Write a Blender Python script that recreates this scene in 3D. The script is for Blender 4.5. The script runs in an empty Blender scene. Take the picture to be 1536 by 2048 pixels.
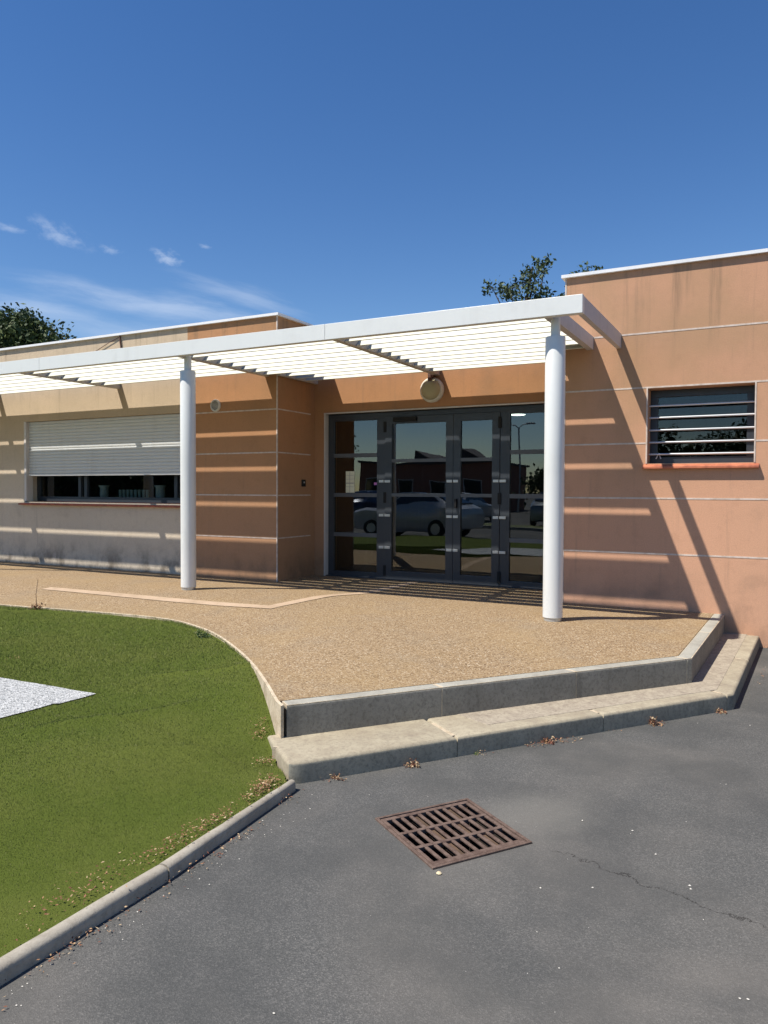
import bpy, bmesh, math, random
import numpy as np
from mathutils import Vector, Matrix, noise

# ------------------------------------------------------------------ camera, sky, sun, exposure
SC = bpy.context.scene
COL = SC.collection
CAM = (2.112, -8.338, 1.25)
cd = bpy.data.cameras.new('camera'); co = bpy.data.objects.new('camera', cd); COL.objects.link(co)
Rv = Vector((0.88534, 0.46493, 0.00389)); Uv = Vector((-0.01687, 0.02376, 0.99958)); Fv = Vector((-0.46464, 0.88503, -0.02888))
M4 = Matrix((Rv, Uv, -Fv)).transposed().to_4x4(); M4.translation = Vector(CAM)
co.matrix_world = M4
cd.sensor_fit = 'VERTICAL'; cd.sensor_height = 36; cd.sensor_width = 27
cd.lens = 1495.1 / 2048 * 36
cd.clip_start = 0.05; cd.clip_end = 2000
SC.camera = co
SC.cycles.diffuse_bounces = 2
SC.view_settings.view_transform = 'Standard'; SC.view_settings.look = 'None'
SC.view_settings.exposure = 0.36; SC.view_settings.gamma = 1

SUN_TO = Vector((-0.385, -0.49, 1.0)).normalized()          # direction towards the sun
sd = bpy.data.lights.new('sun', 'SUN'); so = bpy.data.objects.new('sun', sd); COL.objects.link(so)
sd.energy = 5.0; sd.angle = math.radians(0.55); sd.color = (1.0, 0.945, 0.86)
so.rotation_mode = 'QUATERNION'; so.rotation_quaternion = SUN_TO.to_track_quat('Z', 'Y'); so.location = (0, 0, 30)

W = bpy.data.worlds.new('World'); SC.world = W; W.use_nodes = True
wn, wl = W.node_tree.nodes, W.node_tree.links
bg = wn['Background']; bg.inputs['Strength'].default_value = 0.094
sky = wn.new('ShaderNodeTexSky'); sky.sky_type = 'NISHITA'; sky.sun_disc = False
sky.sun_elevation = math.asin(SUN_TO.z)
sky.sun_rotation = math.atan2(SUN_TO.x, SUN_TO.y) % (2 * math.pi)
sky.air_density = 1.0; sky.dust_density = 0.0; sky.ozone_density = 2.2; sky.altitude = 50
hsv = wn.new('ShaderNodeHueSaturation'); hsv.inputs['Hue'].default_value = 0.508; hsv.inputs['Saturation'].default_value = 1.27; hsv.inputs['Value'].default_value = 1.05
wl.new(sky.outputs[0], hsv.inputs['Color'])
wtc = wn.new('ShaderNodeTexCoord')
def wmath(op, a, b=None, c=None, clamp=False):
    n = wn.new('ShaderNodeMath'); n.operation = op; n.use_clamp = clamp
    for i, v in enumerate((a, b, c)):
        if v is None: continue
        if isinstance(v, (int, float)): n.inputs[i].default_value = v
        else: wl.new(v, n.inputs[i])
    return n.outputs[0]
def cloud(d, along, half_len, half_w, nscale, lo, hi, amp, tilt=0.0, warp=0.02):
    """thin cloud round sky direction d, stretched along one axis"""
    d = Vector(d).normalized(); h = Vector((0, 0, 1)).cross(d).normalized() * -1; u = d.cross(h).normalized() * -1
    if u.z < 0: u = -u
    h2 = h * math.cos(tilt) + u * math.sin(tilt); u2 = u * math.cos(tilt) - h * math.sin(tilt)
    def dot(v):
        n = wn.new('ShaderNodeVectorMath'); n.operation = 'DOT_PRODUCT'; n.inputs[1].default_value = v
        wl.new(wtc.outputs['Generated'], n.inputs[0]); return n.outputs['Value']
    a = dot(h2); b = wmath('SUBTRACT', dot(u2), d.dot(u2))
    nz = wn.new('ShaderNodeTexNoise'); nz.inputs['Scale'].default_value = 9; nz.inputs['Detail'].default_value = 3
    wl.new(wtc.outputs['Generated'], nz.inputs['Vector'])
    b = wmath('ADD', b, wmath('MULTIPLY', wmath('SUBTRACT', nz.outputs[0], 0.5), warp))
    front = wmath('GREATER_THAN', dot(d), 0)
    r2 = wmath('ADD', wmath('POWER', wmath('DIVIDE', a, half_len), 2), wmath('POWER', wmath('DIVIDE', b, half_w), 2))
    fall = wmath('POWER', wmath('SUBTRACT', 1.0, r2, clamp=True), 1.2)
    comb = wn.new('ShaderNodeCombineXYZ')
    wl.new(wmath('MULTIPLY', a, nscale * along), comb.inputs[0]); wl.new(wmath('MULTIPLY', b, nscale), comb.inputs[1])
    n2 = wn.new('ShaderNodeTexNoise'); n2.inputs['Scale'].default_value = 1; n2.inputs['Detail'].default_value = 6; n2.inputs['Roughness'].default_value = 0.62
    wl.new(comb.outputs[0], n2.inputs['Vector'])
    mr = wn.new('ShaderNodeMapRange'); mr.interpolation_type = 'SMOOTHSTEP'
    mr.inputs[1].default_value = lo; mr.inputs[2].default_value = hi
    wl.new(wmath('ADD', n2.outputs[0], wmath('MULTIPLY', wmath('SUBTRACT', fall, 1.0), 0.28)), mr.inputs[0])
    return wmath('MULTIPLY', wmath('MULTIPLY', mr.outputs[0], fall), wmath('MULTIPLY', front, amp * 0.85))
acc = None
for args in [((-0.742, 0.600, 0.298), 0.6, 0.050, 0.020, 60, 0.32, 0.66, 0.34, -0.30, 0.012),
             ((-0.6635, 0.692, 0.283), 0.6, 0.030, 0.016, 70, 0.34, 0.62, 0.42, -0.15, 0.012),
             ((-0.7088, 0.645, 0.287), 0.6, 0.020, 0.009, 80, 0.34, 0.62, 0.25, 0.0, 0.01),
             ((-0.6274, 0.719, 0.300), 0.5, 0.014, 0.005, 90, 0.34, 0.6, 0.25, 0.0, 0.006),
             ((-0.775, 0.560, 0.298), 0.4, 0.035, 0.008, 60, 0.34, 0.62, 0.3, 0.0, 0.01),
             ((-0.675, 0.694, 0.2285), 0.16, 0.24, 0.026, 26, 0.26, 0.66, 0.46, -0.09, 0.02),
             ((-0.600, 0.757, 0.246), 0.14, 0.13, 0.024, 34, 0.28, 0.66, 0.30, -0.20, 0.02),
             ((-0.780, 0.592, 0.220), 0.18, 0.12, 0.028, 28, 0.28, 0.70, 0.30, -0.04, 0.02),
             ((-0.70, 0.68, 0.195), 0.15, 0.30, 0.03, 22, 0.26, 0.70, 0.32, -0.05, 0.02)]:
    cfac = cloud(*args); acc = cfac if acc is None else wmath('ADD', acc, cfac, clamp=True)
mx = wn.new('ShaderNodeMix'); mx.data_type = 'RGBA'
wl.new(acc, mx.inputs[0]); wl.new(hsv.outputs[0], mx.inputs[6]); mx.inputs[7].default_value = (7.2, 7.9, 9.0, 1)
wl.new(mx.outputs[2], bg.inputs['Color'])

random.seed(7); RNG = np.random.default_rng(5)
PI = math.pi

# ------------------------------------------------------------------ material helpers
def srgb(r, g, b):
    f = lambda c: (c / 255 / 12.92) if c / 255 <= 0.04045 else ((c / 255 + 0.055) / 1.055) ** 2.4
    return (f(r), f(g), f(b), 1)
class NT:
    def __init__(s, name, rough=0.8, metallic=0.0, spec=0.4):
        s.m = bpy.data.materials.new(name); s.m.use_nodes = True
        s.n, s.l = s.m.node_tree.nodes, s.m.node_tree.links
        s.b = s.n['Principled BSDF']; s.b.inputs['Roughness'].default_value = rough
        s.b.inputs['Metallic'].default_value = metallic; s.b.inputs['Specular IOR Level'].default_value = spec
        s.tc = s.n.new('ShaderNodeTexCoord'); s.geo = s.n.new('ShaderNodeNewGeometry')
        s.pos = s.geo.outputs['Position']
    def math(s, op, a, b=None, c=None, clamp=False):
        n = s.n.new('ShaderNodeMath'); n.operation = op; n.use_clamp = clamp
        for i, v in enumerate((a, b, c)):
            if v is None: continue
            if isinstance(v, (int, float)): n.inputs[i].default_value = v
            else: s.l.new(v, n.inputs[i])
        return n.outputs[0]
    def scale(s, v, vec=None):
        n = s.n.new('ShaderNodeVectorMath'); n.operation = 'MULTIPLY'; n.inputs[1].default_value = v
        s.l.new(vec or s.pos, n.inputs[0]); return n.outputs[0]
    def noise(s, scale, detail=4, rough=0.55, vec=None, dist=0.0):
        n = s.n.new('ShaderNodeTexNoise'); n.inputs['Scale'].default_value = scale; n.inputs['Detail'].default_value = detail
        n.inputs['Roughness'].default_value = rough; n.inputs['Distortion'].default_value = dist
        s.l.new(vec or s.pos, n.inputs['Vector']); return n.outputs[0]
    def voro(s, scale, out='Color', feature='F1', vec=None, rnd=1.0):
        n = s.n.new('ShaderNodeTexVoronoi'); n.feature = feature; n.inputs['Scale'].default_value = scale
        n.inputs['Randomness'].default_value = rnd
        s.l.new(vec or s.pos, n.inputs['Vector']); return n.outputs[out]
    def ramp(s, fac, lo, hi, a=0.0, b=1.0, smooth=True):
        n = s.n.new('ShaderNodeMapRange'); n.interpolation_type = 'SMOOTHSTEP' if smooth else 'LINEAR'
        for i, v in enumerate((lo, hi, a, b)): n.inputs[1 + i].default_value = v
        s.l.new(fac, n.inputs[0]); return n.outputs[0]
    def cramp(s, fac, stops):
        n = s.n.new('ShaderNodeValToRGB'); e = n.color_ramp.elements
        while len(e) < len(stops): e.new(0.5)
        for i, (p, c) in enumerate(stops): e[i].position = p; e[i].color = c if len(c) == 4 else (*c, 1)
        s.l.new(fac, n.inputs[0]); return n.outputs[0]
    def mix(s, fac, a, b, mode='MIX'):
        n = s.n.new('ShaderNodeMix'); n.data_type = 'RGBA'; n.blend_type = mode
        if isinstance(fac, (int, float)): n.inputs[0].default_value = fac
        else: s.l.new(fac, n.inputs[0])
        for i, v in ((6, a), (7, b)):
            if isinstance(v, tuple): n.inputs[i].default_value = v if len(v) == 4 else (*v, 1)
            else: s.l.new(v, n.inputs[i])
        return n.outputs[2]
    def color(s, c):
        if isinstance(c, tuple): s.b.inputs['Base Color'].default_value = c if len(c) == 4 else (*c, 1)
        else: s.l.new(c, s.b.inputs['Base Color'])
        return s
    def rough(s, v): s.l.new(v, s.b.inputs['Roughness']); return s
    def bump(s, h, strength=0.3, dist=0.01):
        n = s.n.new('ShaderNodeBump'); n.inputs['Strength'].default_value = strength; n.inputs['Distance'].default_value = dist
        s.l.new(h, n.inputs['Height']); s.l.new(n.outputs[0], s.b.inputs['Normal']); return s
    def sep(s):
        n = s.n.new('ShaderNodeSeparateXYZ'); s.l.new(s.pos, n.inputs[0]); return n.outputs

def stucco(name, base, warm, dirt_top=0.55, dirt_low=0.5, fade_bounce=None):
    t = NT(name, 0.92, spec=0.15)
    x, y, z = t.sep()
    big = t.noise(0.9, 4, 0.6)
    col = t.mix(t.ramp(big, 0.35, 0.68), base, warm)
    if fade_bounce:                                    # weathered lower tone; on the orange render it is painted ground bounce
        fz = t.math('ADD', z, t.math('MULTIPLY', t.math('SUBTRACT', t.noise(0.7, 3), 0.5), 1.0))
        col = t.mix(t.ramp(fz, 2.3, 0.6, 0.0, 0.85), col, fade_bounce)
    fine = t.noise(90, 3, 0.7)
    col = t.mix(t.ramp(fine, 0.3, 0.75, 0.0, 0.32), col, tuple(c * 0.62 for c in base[:3]))
    # rain streaks running down from the coping
    st = t.noise(1.0, 5, 0.68, t.scale((5.5, 5.5, 0.32)))
    hi = t.ramp(z, 2.2, 3.6, 0.0, 1.0)
    m = t.math('MULTIPLY', t.ramp(st, 0.50, 0.74), t.math('MULTIPLY', hi, dirt_top))
    col = t.mix(m, col, (0.17, 0.125, 0.085))
    st2 = t.noise(1.0, 5, 0.7, t.scale((11, 11, 0.5)))
    col = t.mix(t.math('MULTIPLY', t.ramp(st2, 0.55, 0.78), 0.28), col, (0.20, 0.15, 0.11))
    mott = t.noise(7, 5, 0.7)
    col = t.mix(t.math('MULTIPLY', t.ramp(mott, 0.5, 0.72), 0.20), col, tuple(c * 0.6 for c in base[:3]))
    # blotchy grime near the ground
    bl = t.noise(3.2, 5, 0.65, t.scale((1, 1, 0.8)))
    lo = t.ramp(z, 0.55, -0.05, 0.0, 1.0)
    m2 = t.math('MULTIPLY', t.ramp(bl, 0.40, 0.66), t.math('MULTIPLY', lo, dirt_low))
    col = t.mix(m2, col, (0.10, 0.075, 0.055))
    bl2 = t.noise(1.7, 5, 0.6)
    col = t.mix(t.math('MULTIPLY', t.ramp(bl2, 0.56, 0.75), 0.22), col, (0.22, 0.16, 0.11))
    t.color(col); t.bump(t.math('ADD', fine, t.noise(220, 2, 0.6)), 0.35, 0.004)
    return t.m
M = {}
M['orange'] = stucco('orange_render', (0.585, 0.325, 0.20, 1), (0.47, 0.285, 0.165, 1), 0.75, 0.25, fade_bounce=(0.665, 0.375, 0.24))  # paler lower tone stands in for light bounced off the ground
M['ochre'] = stucco('ochre_render', (0.500, 0.260, 0.130, 1), (0.415, 0.230, 0.118, 1), fade_bounce=(0.47, 0.272, 0.158))
M['cream'] = stucco('cream_render', (0.62, 0.49, 0.345, 1), (0.56, 0.445, 0.315, 1), 0.45, 0.8, fade_bounce=(0.70, 0.61, 0.48))

t = NT('pale_joint', 0.6); t.color(t.mix(t.ramp(t.noise(14), 0.35, 0.7), (0.66, 0.56, 0.48), (0.50, 0.40, 0.32))); M['joint'] = t.m
def paint(name, c, rough=0.35, dirt=0.12, spec=0.5, dark=(0.3, 0.28, 0.25)):
    t = NT(name, rough, spec=spec)
    n = t.noise(2.3, 5, 0.65); s = t.noise(1.0, 4, 0.6, t.scale((9, 9, 0.8)))
    k = t.math('MULTIPLY', t.math('MULTIPLY', t.ramp(n, 0.4, 0.75), t.ramp(s, 0.4, 0.7)), dirt * 3)
    t.color(t.mix(k, c, dark)); t.rough(t.ramp(t.noise(20), 0.3, 0.7, rough * 0.85, rough * 1.25)); return t.m
M['white'] = paint('white_lacquer', (0.725, 0.735, 0.705), 0.38, 0.05)
M['coping'] = paint('white_coping', (0.80, 0.80, 0.80), 0.45, 0.1)
M['slat'] = paint('ivory_slat', (0.66, 0.655, 0.56), 0.5, 0.06)
M['joist'] = paint('grey_joist', (0.50, 0.46, 0.41), 0.55, 0.1)
M['endbeam'] = paint('weathered_beam', (0.52, 0.50, 0.50), 0.55, 0.1)
M['shutter'] = paint('grey_shutter', (0.66, 0.67, 0.65), 0.5, 0.08)
M['window_white'] = paint('white_trim', (0.62, 0.58, 0.54), 0.5, 0.15)
M['anthracite'] = paint('anthracite_frame', (0.036, 0.042, 0.050), 0.35, 0.1, dark=(0.09, 0.085, 0.08))
M['black'] = NT('black_rubber', 0.7).color((0.01, 0.01, 0.01)).m
M['steel'] = NT('brushed_steel', 0.42, 0.7).color((0.62, 0.62, 0.58)).m
M['bar'] = NT('aluminium_bar', 0.36, 0.35).color((0.60, 0.61, 0.62)).m
M['rail_grey'] = paint('grey_rail', (0.10, 0.108, 0.115), 0.4, 0.05)
t = NT('terracotta_sill', 0.6); t.color(t.mix(t.ramp(t.noise(9, 5), 0.35, 0.7), (0.60, 0.20, 0.10), (0.36, 0.11, 0.06))); M['sill'] = t.m
t = NT('dark_sill', 0.6); t.color(t.mix(t.ramp(t.noise(9, 5), 0.35, 0.7), (0.42, 0.12, 0.07), (0.26, 0.085, 0.05))); M['sill_dark'] = t.m
M['paper'] = NT('notice_paper', 0.8).color((0.78, 0.76, 0.56)).m
M['ink'] = NT('notice_ink', 0.8).color((0.24, 0.24, 0.22)).m
M['violet'] = NT('violet_sticker', 0.6).color((0.55, 0.20, 0.52)).m
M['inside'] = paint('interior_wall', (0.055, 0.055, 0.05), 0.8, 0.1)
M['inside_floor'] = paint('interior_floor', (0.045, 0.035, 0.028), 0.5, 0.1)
M['pot'] = NT('white_pot', 0.35).color((0.62, 0.66, 0.62)).m
M['greenpot'] = NT('sage_glass', 0.3).color((0.42, 0.50, 0.44)).m
M['lampglass'] = NT('shaded_diffuser', 0.4).color((0.44, 0.40, 0.26)).m  # olive tone carries the shade on the lamp face
M['lampbody'] = paint('cream_lamp_body', (0.72, 0.70, 0.62), 0.5, 0.15)
M['brown_metal'] = NT('brown_bracket', 0.7).color((0.11, 0.055, 0.04)).m
M['vent'] = paint('white_plastic', (0.68, 0.66, 0.60), 0.5, 0.25)

def glass(name, tint, refl):
    m = bpy.data.materials.new(name); m.use_nodes = True; n, l = m.node_tree.nodes, m.node_tree.links
    n.remove(n['Principled BSDF']); out = n['Material Output']
    tr = n.new('ShaderNodeBsdfTransparent'); tr.inputs[0].default_value = (*tint, 1)
    gl = n.new('ShaderNodeBsdfGlossy'); gl.inputs['Roughness'].default_value = 0.004; gl.inputs[0].default_value = (0.92, 0.98, 1.0, 1)
    lw = n.new('ShaderNodeFresnel'); lw.inputs['IOR'].default_value = 1.55
    ma = n.new('ShaderNodeMath'); ma.operation = 'MULTIPLY_ADD'; ma.inputs[1].default_value = 1.4; ma.inputs[2].default_value = refl; ma.use_clamp = True
    l.new(lw.outputs[0], ma.inputs[0])
    # float glass is never quite flat
    g = n.new('ShaderNodeNewGeometry'); nz = n.new('ShaderNodeTexNoise'); nz.inputs['Scale'].default_value = 1.3; nz.inputs['Detail'].default_value = 1
    l.new(g.outputs['Position'], nz.inputs['Vector'])
    bp = n.new('ShaderNodeBump'); bp.inputs['Strength'].default_value = 0.055; bp.inputs['Distance'].default_value = 0.05
    l.new(nz.outputs[0], bp.inputs['Height']); l.new(bp.outputs[0], gl.inputs['Normal'])
    fr = n.new('ShaderNodeMath'); fr.operation = 'SUBTRACT'; fr.inputs[0].default_value = 1.0; l.new(g.outputs['Backfacing'], fr.inputs[1])
    fm = n.new('ShaderNodeMath'); fm.operation = 'MULTIPLY'; l.new(ma.outputs[0], fm.inputs[0]); l.new(fr.outputs[0], fm.inputs[1])
    mx = n.new('ShaderNodeMixShader'); l.new(fm.outputs[0], mx.inputs[0]); l.new(tr.outputs[0], mx.inputs[1]); l.new(gl.outputs[0], mx.inputs[2])
    l.new(mx.outputs[0], out.inputs['Surface']); return m
M['glass'] = glass('door_glass', (0.55, 0.60, 0.58), 0.05)
M['glass2'] = glass('window_glass', (0.72, 0.76, 0.75), 0.0)

# asphalt
t = NT('asphalt', 0.9, spec=0.25); x, y, z = t.sep()
g1 = t.voro(230, 'Color'); sepc = t.n.new('ShaderNodeSeparateColor'); t.l.new(g1, sepc.inputs[0])
stone = t.cramp(sepc.outputs[0], [(0.0, (0.070, 0.070, 0.066)), (0.45, (0.091, 0.091, 0.086)), (0.8, (0.116, 0.114, 0.107)), (1.0, (0.165, 0.158, 0.145))])
n1 = t.noise(0.42, 4, 0.55, dist=0.8); n2 = t.noise(2.2, 5, 0.6)
col = t.mix(t.ramp(n1, 0.42, 0.62, 0.0, 0.55), stone, (0.17, 0.155, 0.135))
col = t.mix(t.ramp(n2, 0.35, 0.72, 0.0, 0.55), col, (0.058, 0.060, 0.058))
# paler washed fan around the drain
dx = t.math('SUBTRACT', x, 1.12); dy = t.math('SUBTRACT', y, -4.85)
u = t.math('ADD', t.math('MULTIPLY', dx, 0.58), t.math('MULTIPLY', dy, 0.81)); v = t.math('SUBTRACT', t.math('MULTIPLY', dx, 0.81), t.math('MULTIPLY', dy, 0.58))
r = t.math('SQRT', t.math('ADD', t.math('POWER', t.math('DIVIDE', u, 0.42), 2), t.math('POWER', t.math('DIVIDE', v, 0.24), 2)))
r = t.math('ADD', r, t.math('MULTIPLY', t.math('SUBTRACT', t.noise(4, 4), 0.5), 1.2))
col = t.mix(t.ramp(r, 1.3, 0.2, 0.0, 0.34), col, (0.20, 0.19, 0.165))
sp = t.ramp(t.voro(26, 'Distance'), 0.055, 0.035, 0, 1)
pick = t.ramp(t.noise(7, 2), 0.62, 0.67, 0, 1)
col = t.mix(t.math('MULTIPLY', sp, pick), col, (0.42, 0.40, 0.36))
# one hairline crack
cw = t.math('ADD', t.math('MULTIPLY', t.math('SUBTRACT', t.noise(7, 5, 0.7), 0.5), 0.22), 0)
line = t.math('ABSOLUTE', t.math('ADD', t.math('ADD', y, t.math('MULTIPLY', t.math('SUBTRACT', x, 1.2), 0.30)), t.math('ADD', 5.13, cw)))
cm = t.math('MULTIPLY', t.ramp(line, 0.0045, 0.0015, 0, 1), t.math('MULTIPLY', t.ramp(x, 1.22, 1.35, 0, 1), t.ramp(t.noise(9, 2), 0.3, 0.45, 0.2, 1)))
col = t.mix(t.math('MULTIPLY', cm, 0.75), col, (0.02, 0.018, 0.016))
t.color(col); t.bump(t.math('ADD', t.voro(230, 'Distance'), t.noise(90, 3)), 0.35, 0.004); M['asphalt'] = t.m

# exposed aggregate terrace
t = NT('exposed_aggregate', 0.88, spec=0.2); x, y, z = t.sep()
g1 = t.voro(120, 'Color'); sc_ = t.n.new('ShaderNodeSeparateColor'); t.l.new(g1, sc_.inputs[0])
st = t.cramp(sc_.outputs[0], [(0.0, (0.13, 0.083, 0.047)), (0.3, (0.28, 0.188, 0.102)), (0.65, (0.345, 0.243, 0.136)), (0.9, (0.43, 0.32, 0.20)), (1.0, (0.56, 0.47, 0.34))])
edge = t.ramp(t.voro(120, 'Distance', 'DISTANCE_TO_EDGE'), 0.0, 0.10, 0.55, 1.0)
col = t.mix(t.math('SUBTRACT', 1.0, edge), st, (0.165, 0.12, 0.068))
col = t.mix(t.ramp(t.noise(0.8, 4), 0.4, 0.66, 0, 0.28), col, (0.36, 0.25, 0.12))
col = t.mix(t.ramp(t.noise(1.9, 5), 0.48, 0.7, 0, 0.22), col, (0.24, 0.20, 0.15))
t.color(col); t.bump(t.voro(120, 'Distance'), 0.5, 0.005); M['aggregate'] = t.m

def concrete(name, a, b, grime, sc=1.0, speck=0.35):
    t = NT(name, 0.9, spec=0.2)
    col = t.mix(t.ramp(t.noise(3.0 * sc, 5, 0.65), 0.35, 0.68), a, b)
    col = t.mix(t.ramp(t.noise(45, 4, 0.75), 0.42, 0.70, 0, speck), col, grime)
    s = t.noise(1, 5, 0.7, t.scale((6, 6, 1.2)))
    col = t.mix(t.ramp(s, 0.52, 0.75, 0, 0.4), col, grime)
    t.color(col); t.bump(t.noise(110, 4, 0.7), 0.45, 0.004); return t.m
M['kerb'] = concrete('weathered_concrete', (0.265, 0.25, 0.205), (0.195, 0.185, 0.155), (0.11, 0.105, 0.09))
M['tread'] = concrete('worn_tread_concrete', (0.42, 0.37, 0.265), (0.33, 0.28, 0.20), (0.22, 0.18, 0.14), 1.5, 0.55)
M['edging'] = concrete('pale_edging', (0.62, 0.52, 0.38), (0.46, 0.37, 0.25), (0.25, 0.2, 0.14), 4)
M['kerb_top'] = concrete('pale_kerb_top', (0.40, 0.385, 0.325), (0.33, 0.31, 0.26), (0.20, 0.19, 0.16))
M['kerb_side'] = concrete('dark_kerb_face', (0.265, 0.248, 0.208), (0.215, 0.20, 0.165), (0.08, 0.072, 0.06), 1.0, 0.5)
M['tread_side'] = concrete('dark_tread_face', (0.26, 0.25, 0.205), (0.21, 0.20, 0.165), (0.075, 0.08, 0.068), 1.0, 0.5)  # darker concrete for the outward faces of the treads
M['infill'] = concrete('rough_pink_infill', (0.41, 0.355, 0.27), (0.33, 0.28, 0.215), (0.18, 0.145, 0.115), 5, 0.6)
M['joint_line'] = concrete('pink_joint', (0.52, 0.385, 0.265), (0.45, 0.33, 0.22), (0.28, 0.205, 0.13), 2, 0.3)
M['roadkerb'] = concrete('kerb_concrete', (0.41, 0.375, 0.305), (0.32, 0.285, 0.23), (0.18, 0.15, 0.115), 1.4, 0.35)
t = NT('rusty_cast_iron', 0.75, 0.25); t.color(t.mix(t.ramp(t.noise(22, 5, 0.7), 0.35, 0.68), (0.185, 0.128, 0.100), (0.105, 0.066, 0.050))); t.bump(t.noise(90, 4), 0.5, 0.003); M['iron'] = t.m
M['pit'] = NT('pit_wall', 0.95).color((0.03, 0.025, 0.02)).m
M['dirt'] = concrete('packed_dirt', (0.14, 0.09, 0.06), (0.09, 0.06, 0.04), (0.05, 0.035, 0.025), 6)

t = NT('turf_base', 0.95, spec=0.1)
col = t.mix(t.ramp(t.noise(1.6, 4), 0.35, 0.68), (0.075, 0.099, 0.016), (0.095, 0.113, 0.022)); t.color(col); t.bump(t.noise(160, 3), 0.6, 0.006); M['turf'] = t.m
def blades(name, cs):
    t = NT(name, 0.7, spec=0.08); a = t.n.new('ShaderNodeAttribute'); a.attribute_name = 'tint'
    col = t.cramp(a.outputs['Fac'], cs)
    col = t.mix(t.ramp(t.noise(1.1, 4), 0.38, 0.66, 0, 0.4), col, (0.160, 0.178, 0.048)); t.color(col)
    t.b.inputs['Subsurface Weight'].default_value = 0.0
    return t.m
M['blade'] = blades('turf_blade', [(0.0, (0.074, 0.104, 0.020)), (0.45, (0.145, 0.182, 0.046)), (0.8, (0.212, 0.240, 0.078)), (0.95, (0.31, 0.29, 0.13)), (1.0, (0.42, 0.37, 0.20))])
t = NT('white_chippings', 0.85); c1 = t.voro(95, 'Color'); s1 = t.n.new('ShaderNodeSeparateColor'); t.l.new(c1, s1.inputs[0])
t.color(t.cramp(s1.outputs[0], [(0.0, (0.14, 0.145, 0.14)), (0.25, (0.34, 0.35, 0.345)), (0.6, (0.47, 0.475, 0.465)), (1.0, (0.60, 0.60, 0.58))])); t.bump(t.voro(95, 'Distance'), 0.8, 0.01); M['white_turf'] = t.m

def leafmat(name, cs, rough=0.6):
    t = NT(name, rough, spec=0.3); a = t.n.new('ShaderNodeAttribute'); a.attribute_name = 'tint'
    t.color(t.cramp(a.outputs['Fac'], cs)); return t.m
M['leaf_dark'] = leafmat('dark_foliage', [(0, (0.018, 0.034, 0.010)), (0.5, (0.045, 0.072, 0.020)), (1, (0.11, 0.14, 0.040))])
M['leaf_mid'] = leafmat('mid_foliage', [(0, (0.02, 0.035, 0.012)), (0.5, (0.05, 0.08, 0.03)), (1, (0.10, 0.13, 0.06))])
M['litter'] = leafmat('dry_leaves', [(0, (0.12, 0.045, 0.03)), (0.4, (0.24, 0.10, 0.06)), (0.75, (0.40, 0.24, 0.12)), (1, (0.55, 0.43, 0.27))], 0.8)
M['weed'] = leafmat('weed_green', [(0, (0.04, 0.08, 0.02)), (0.6, (0.10, 0.16, 0.04)), (1, (0.28, 0.26, 0.10))])
t = NT('bark', 0.9); t.color(t.mix(t.ramp(t.noise(12, 5), 0.3, 0.7), (0.11, 0.08, 0.06), (0.05, 0.037, 0.028))); M['bark'] = t.m

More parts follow.
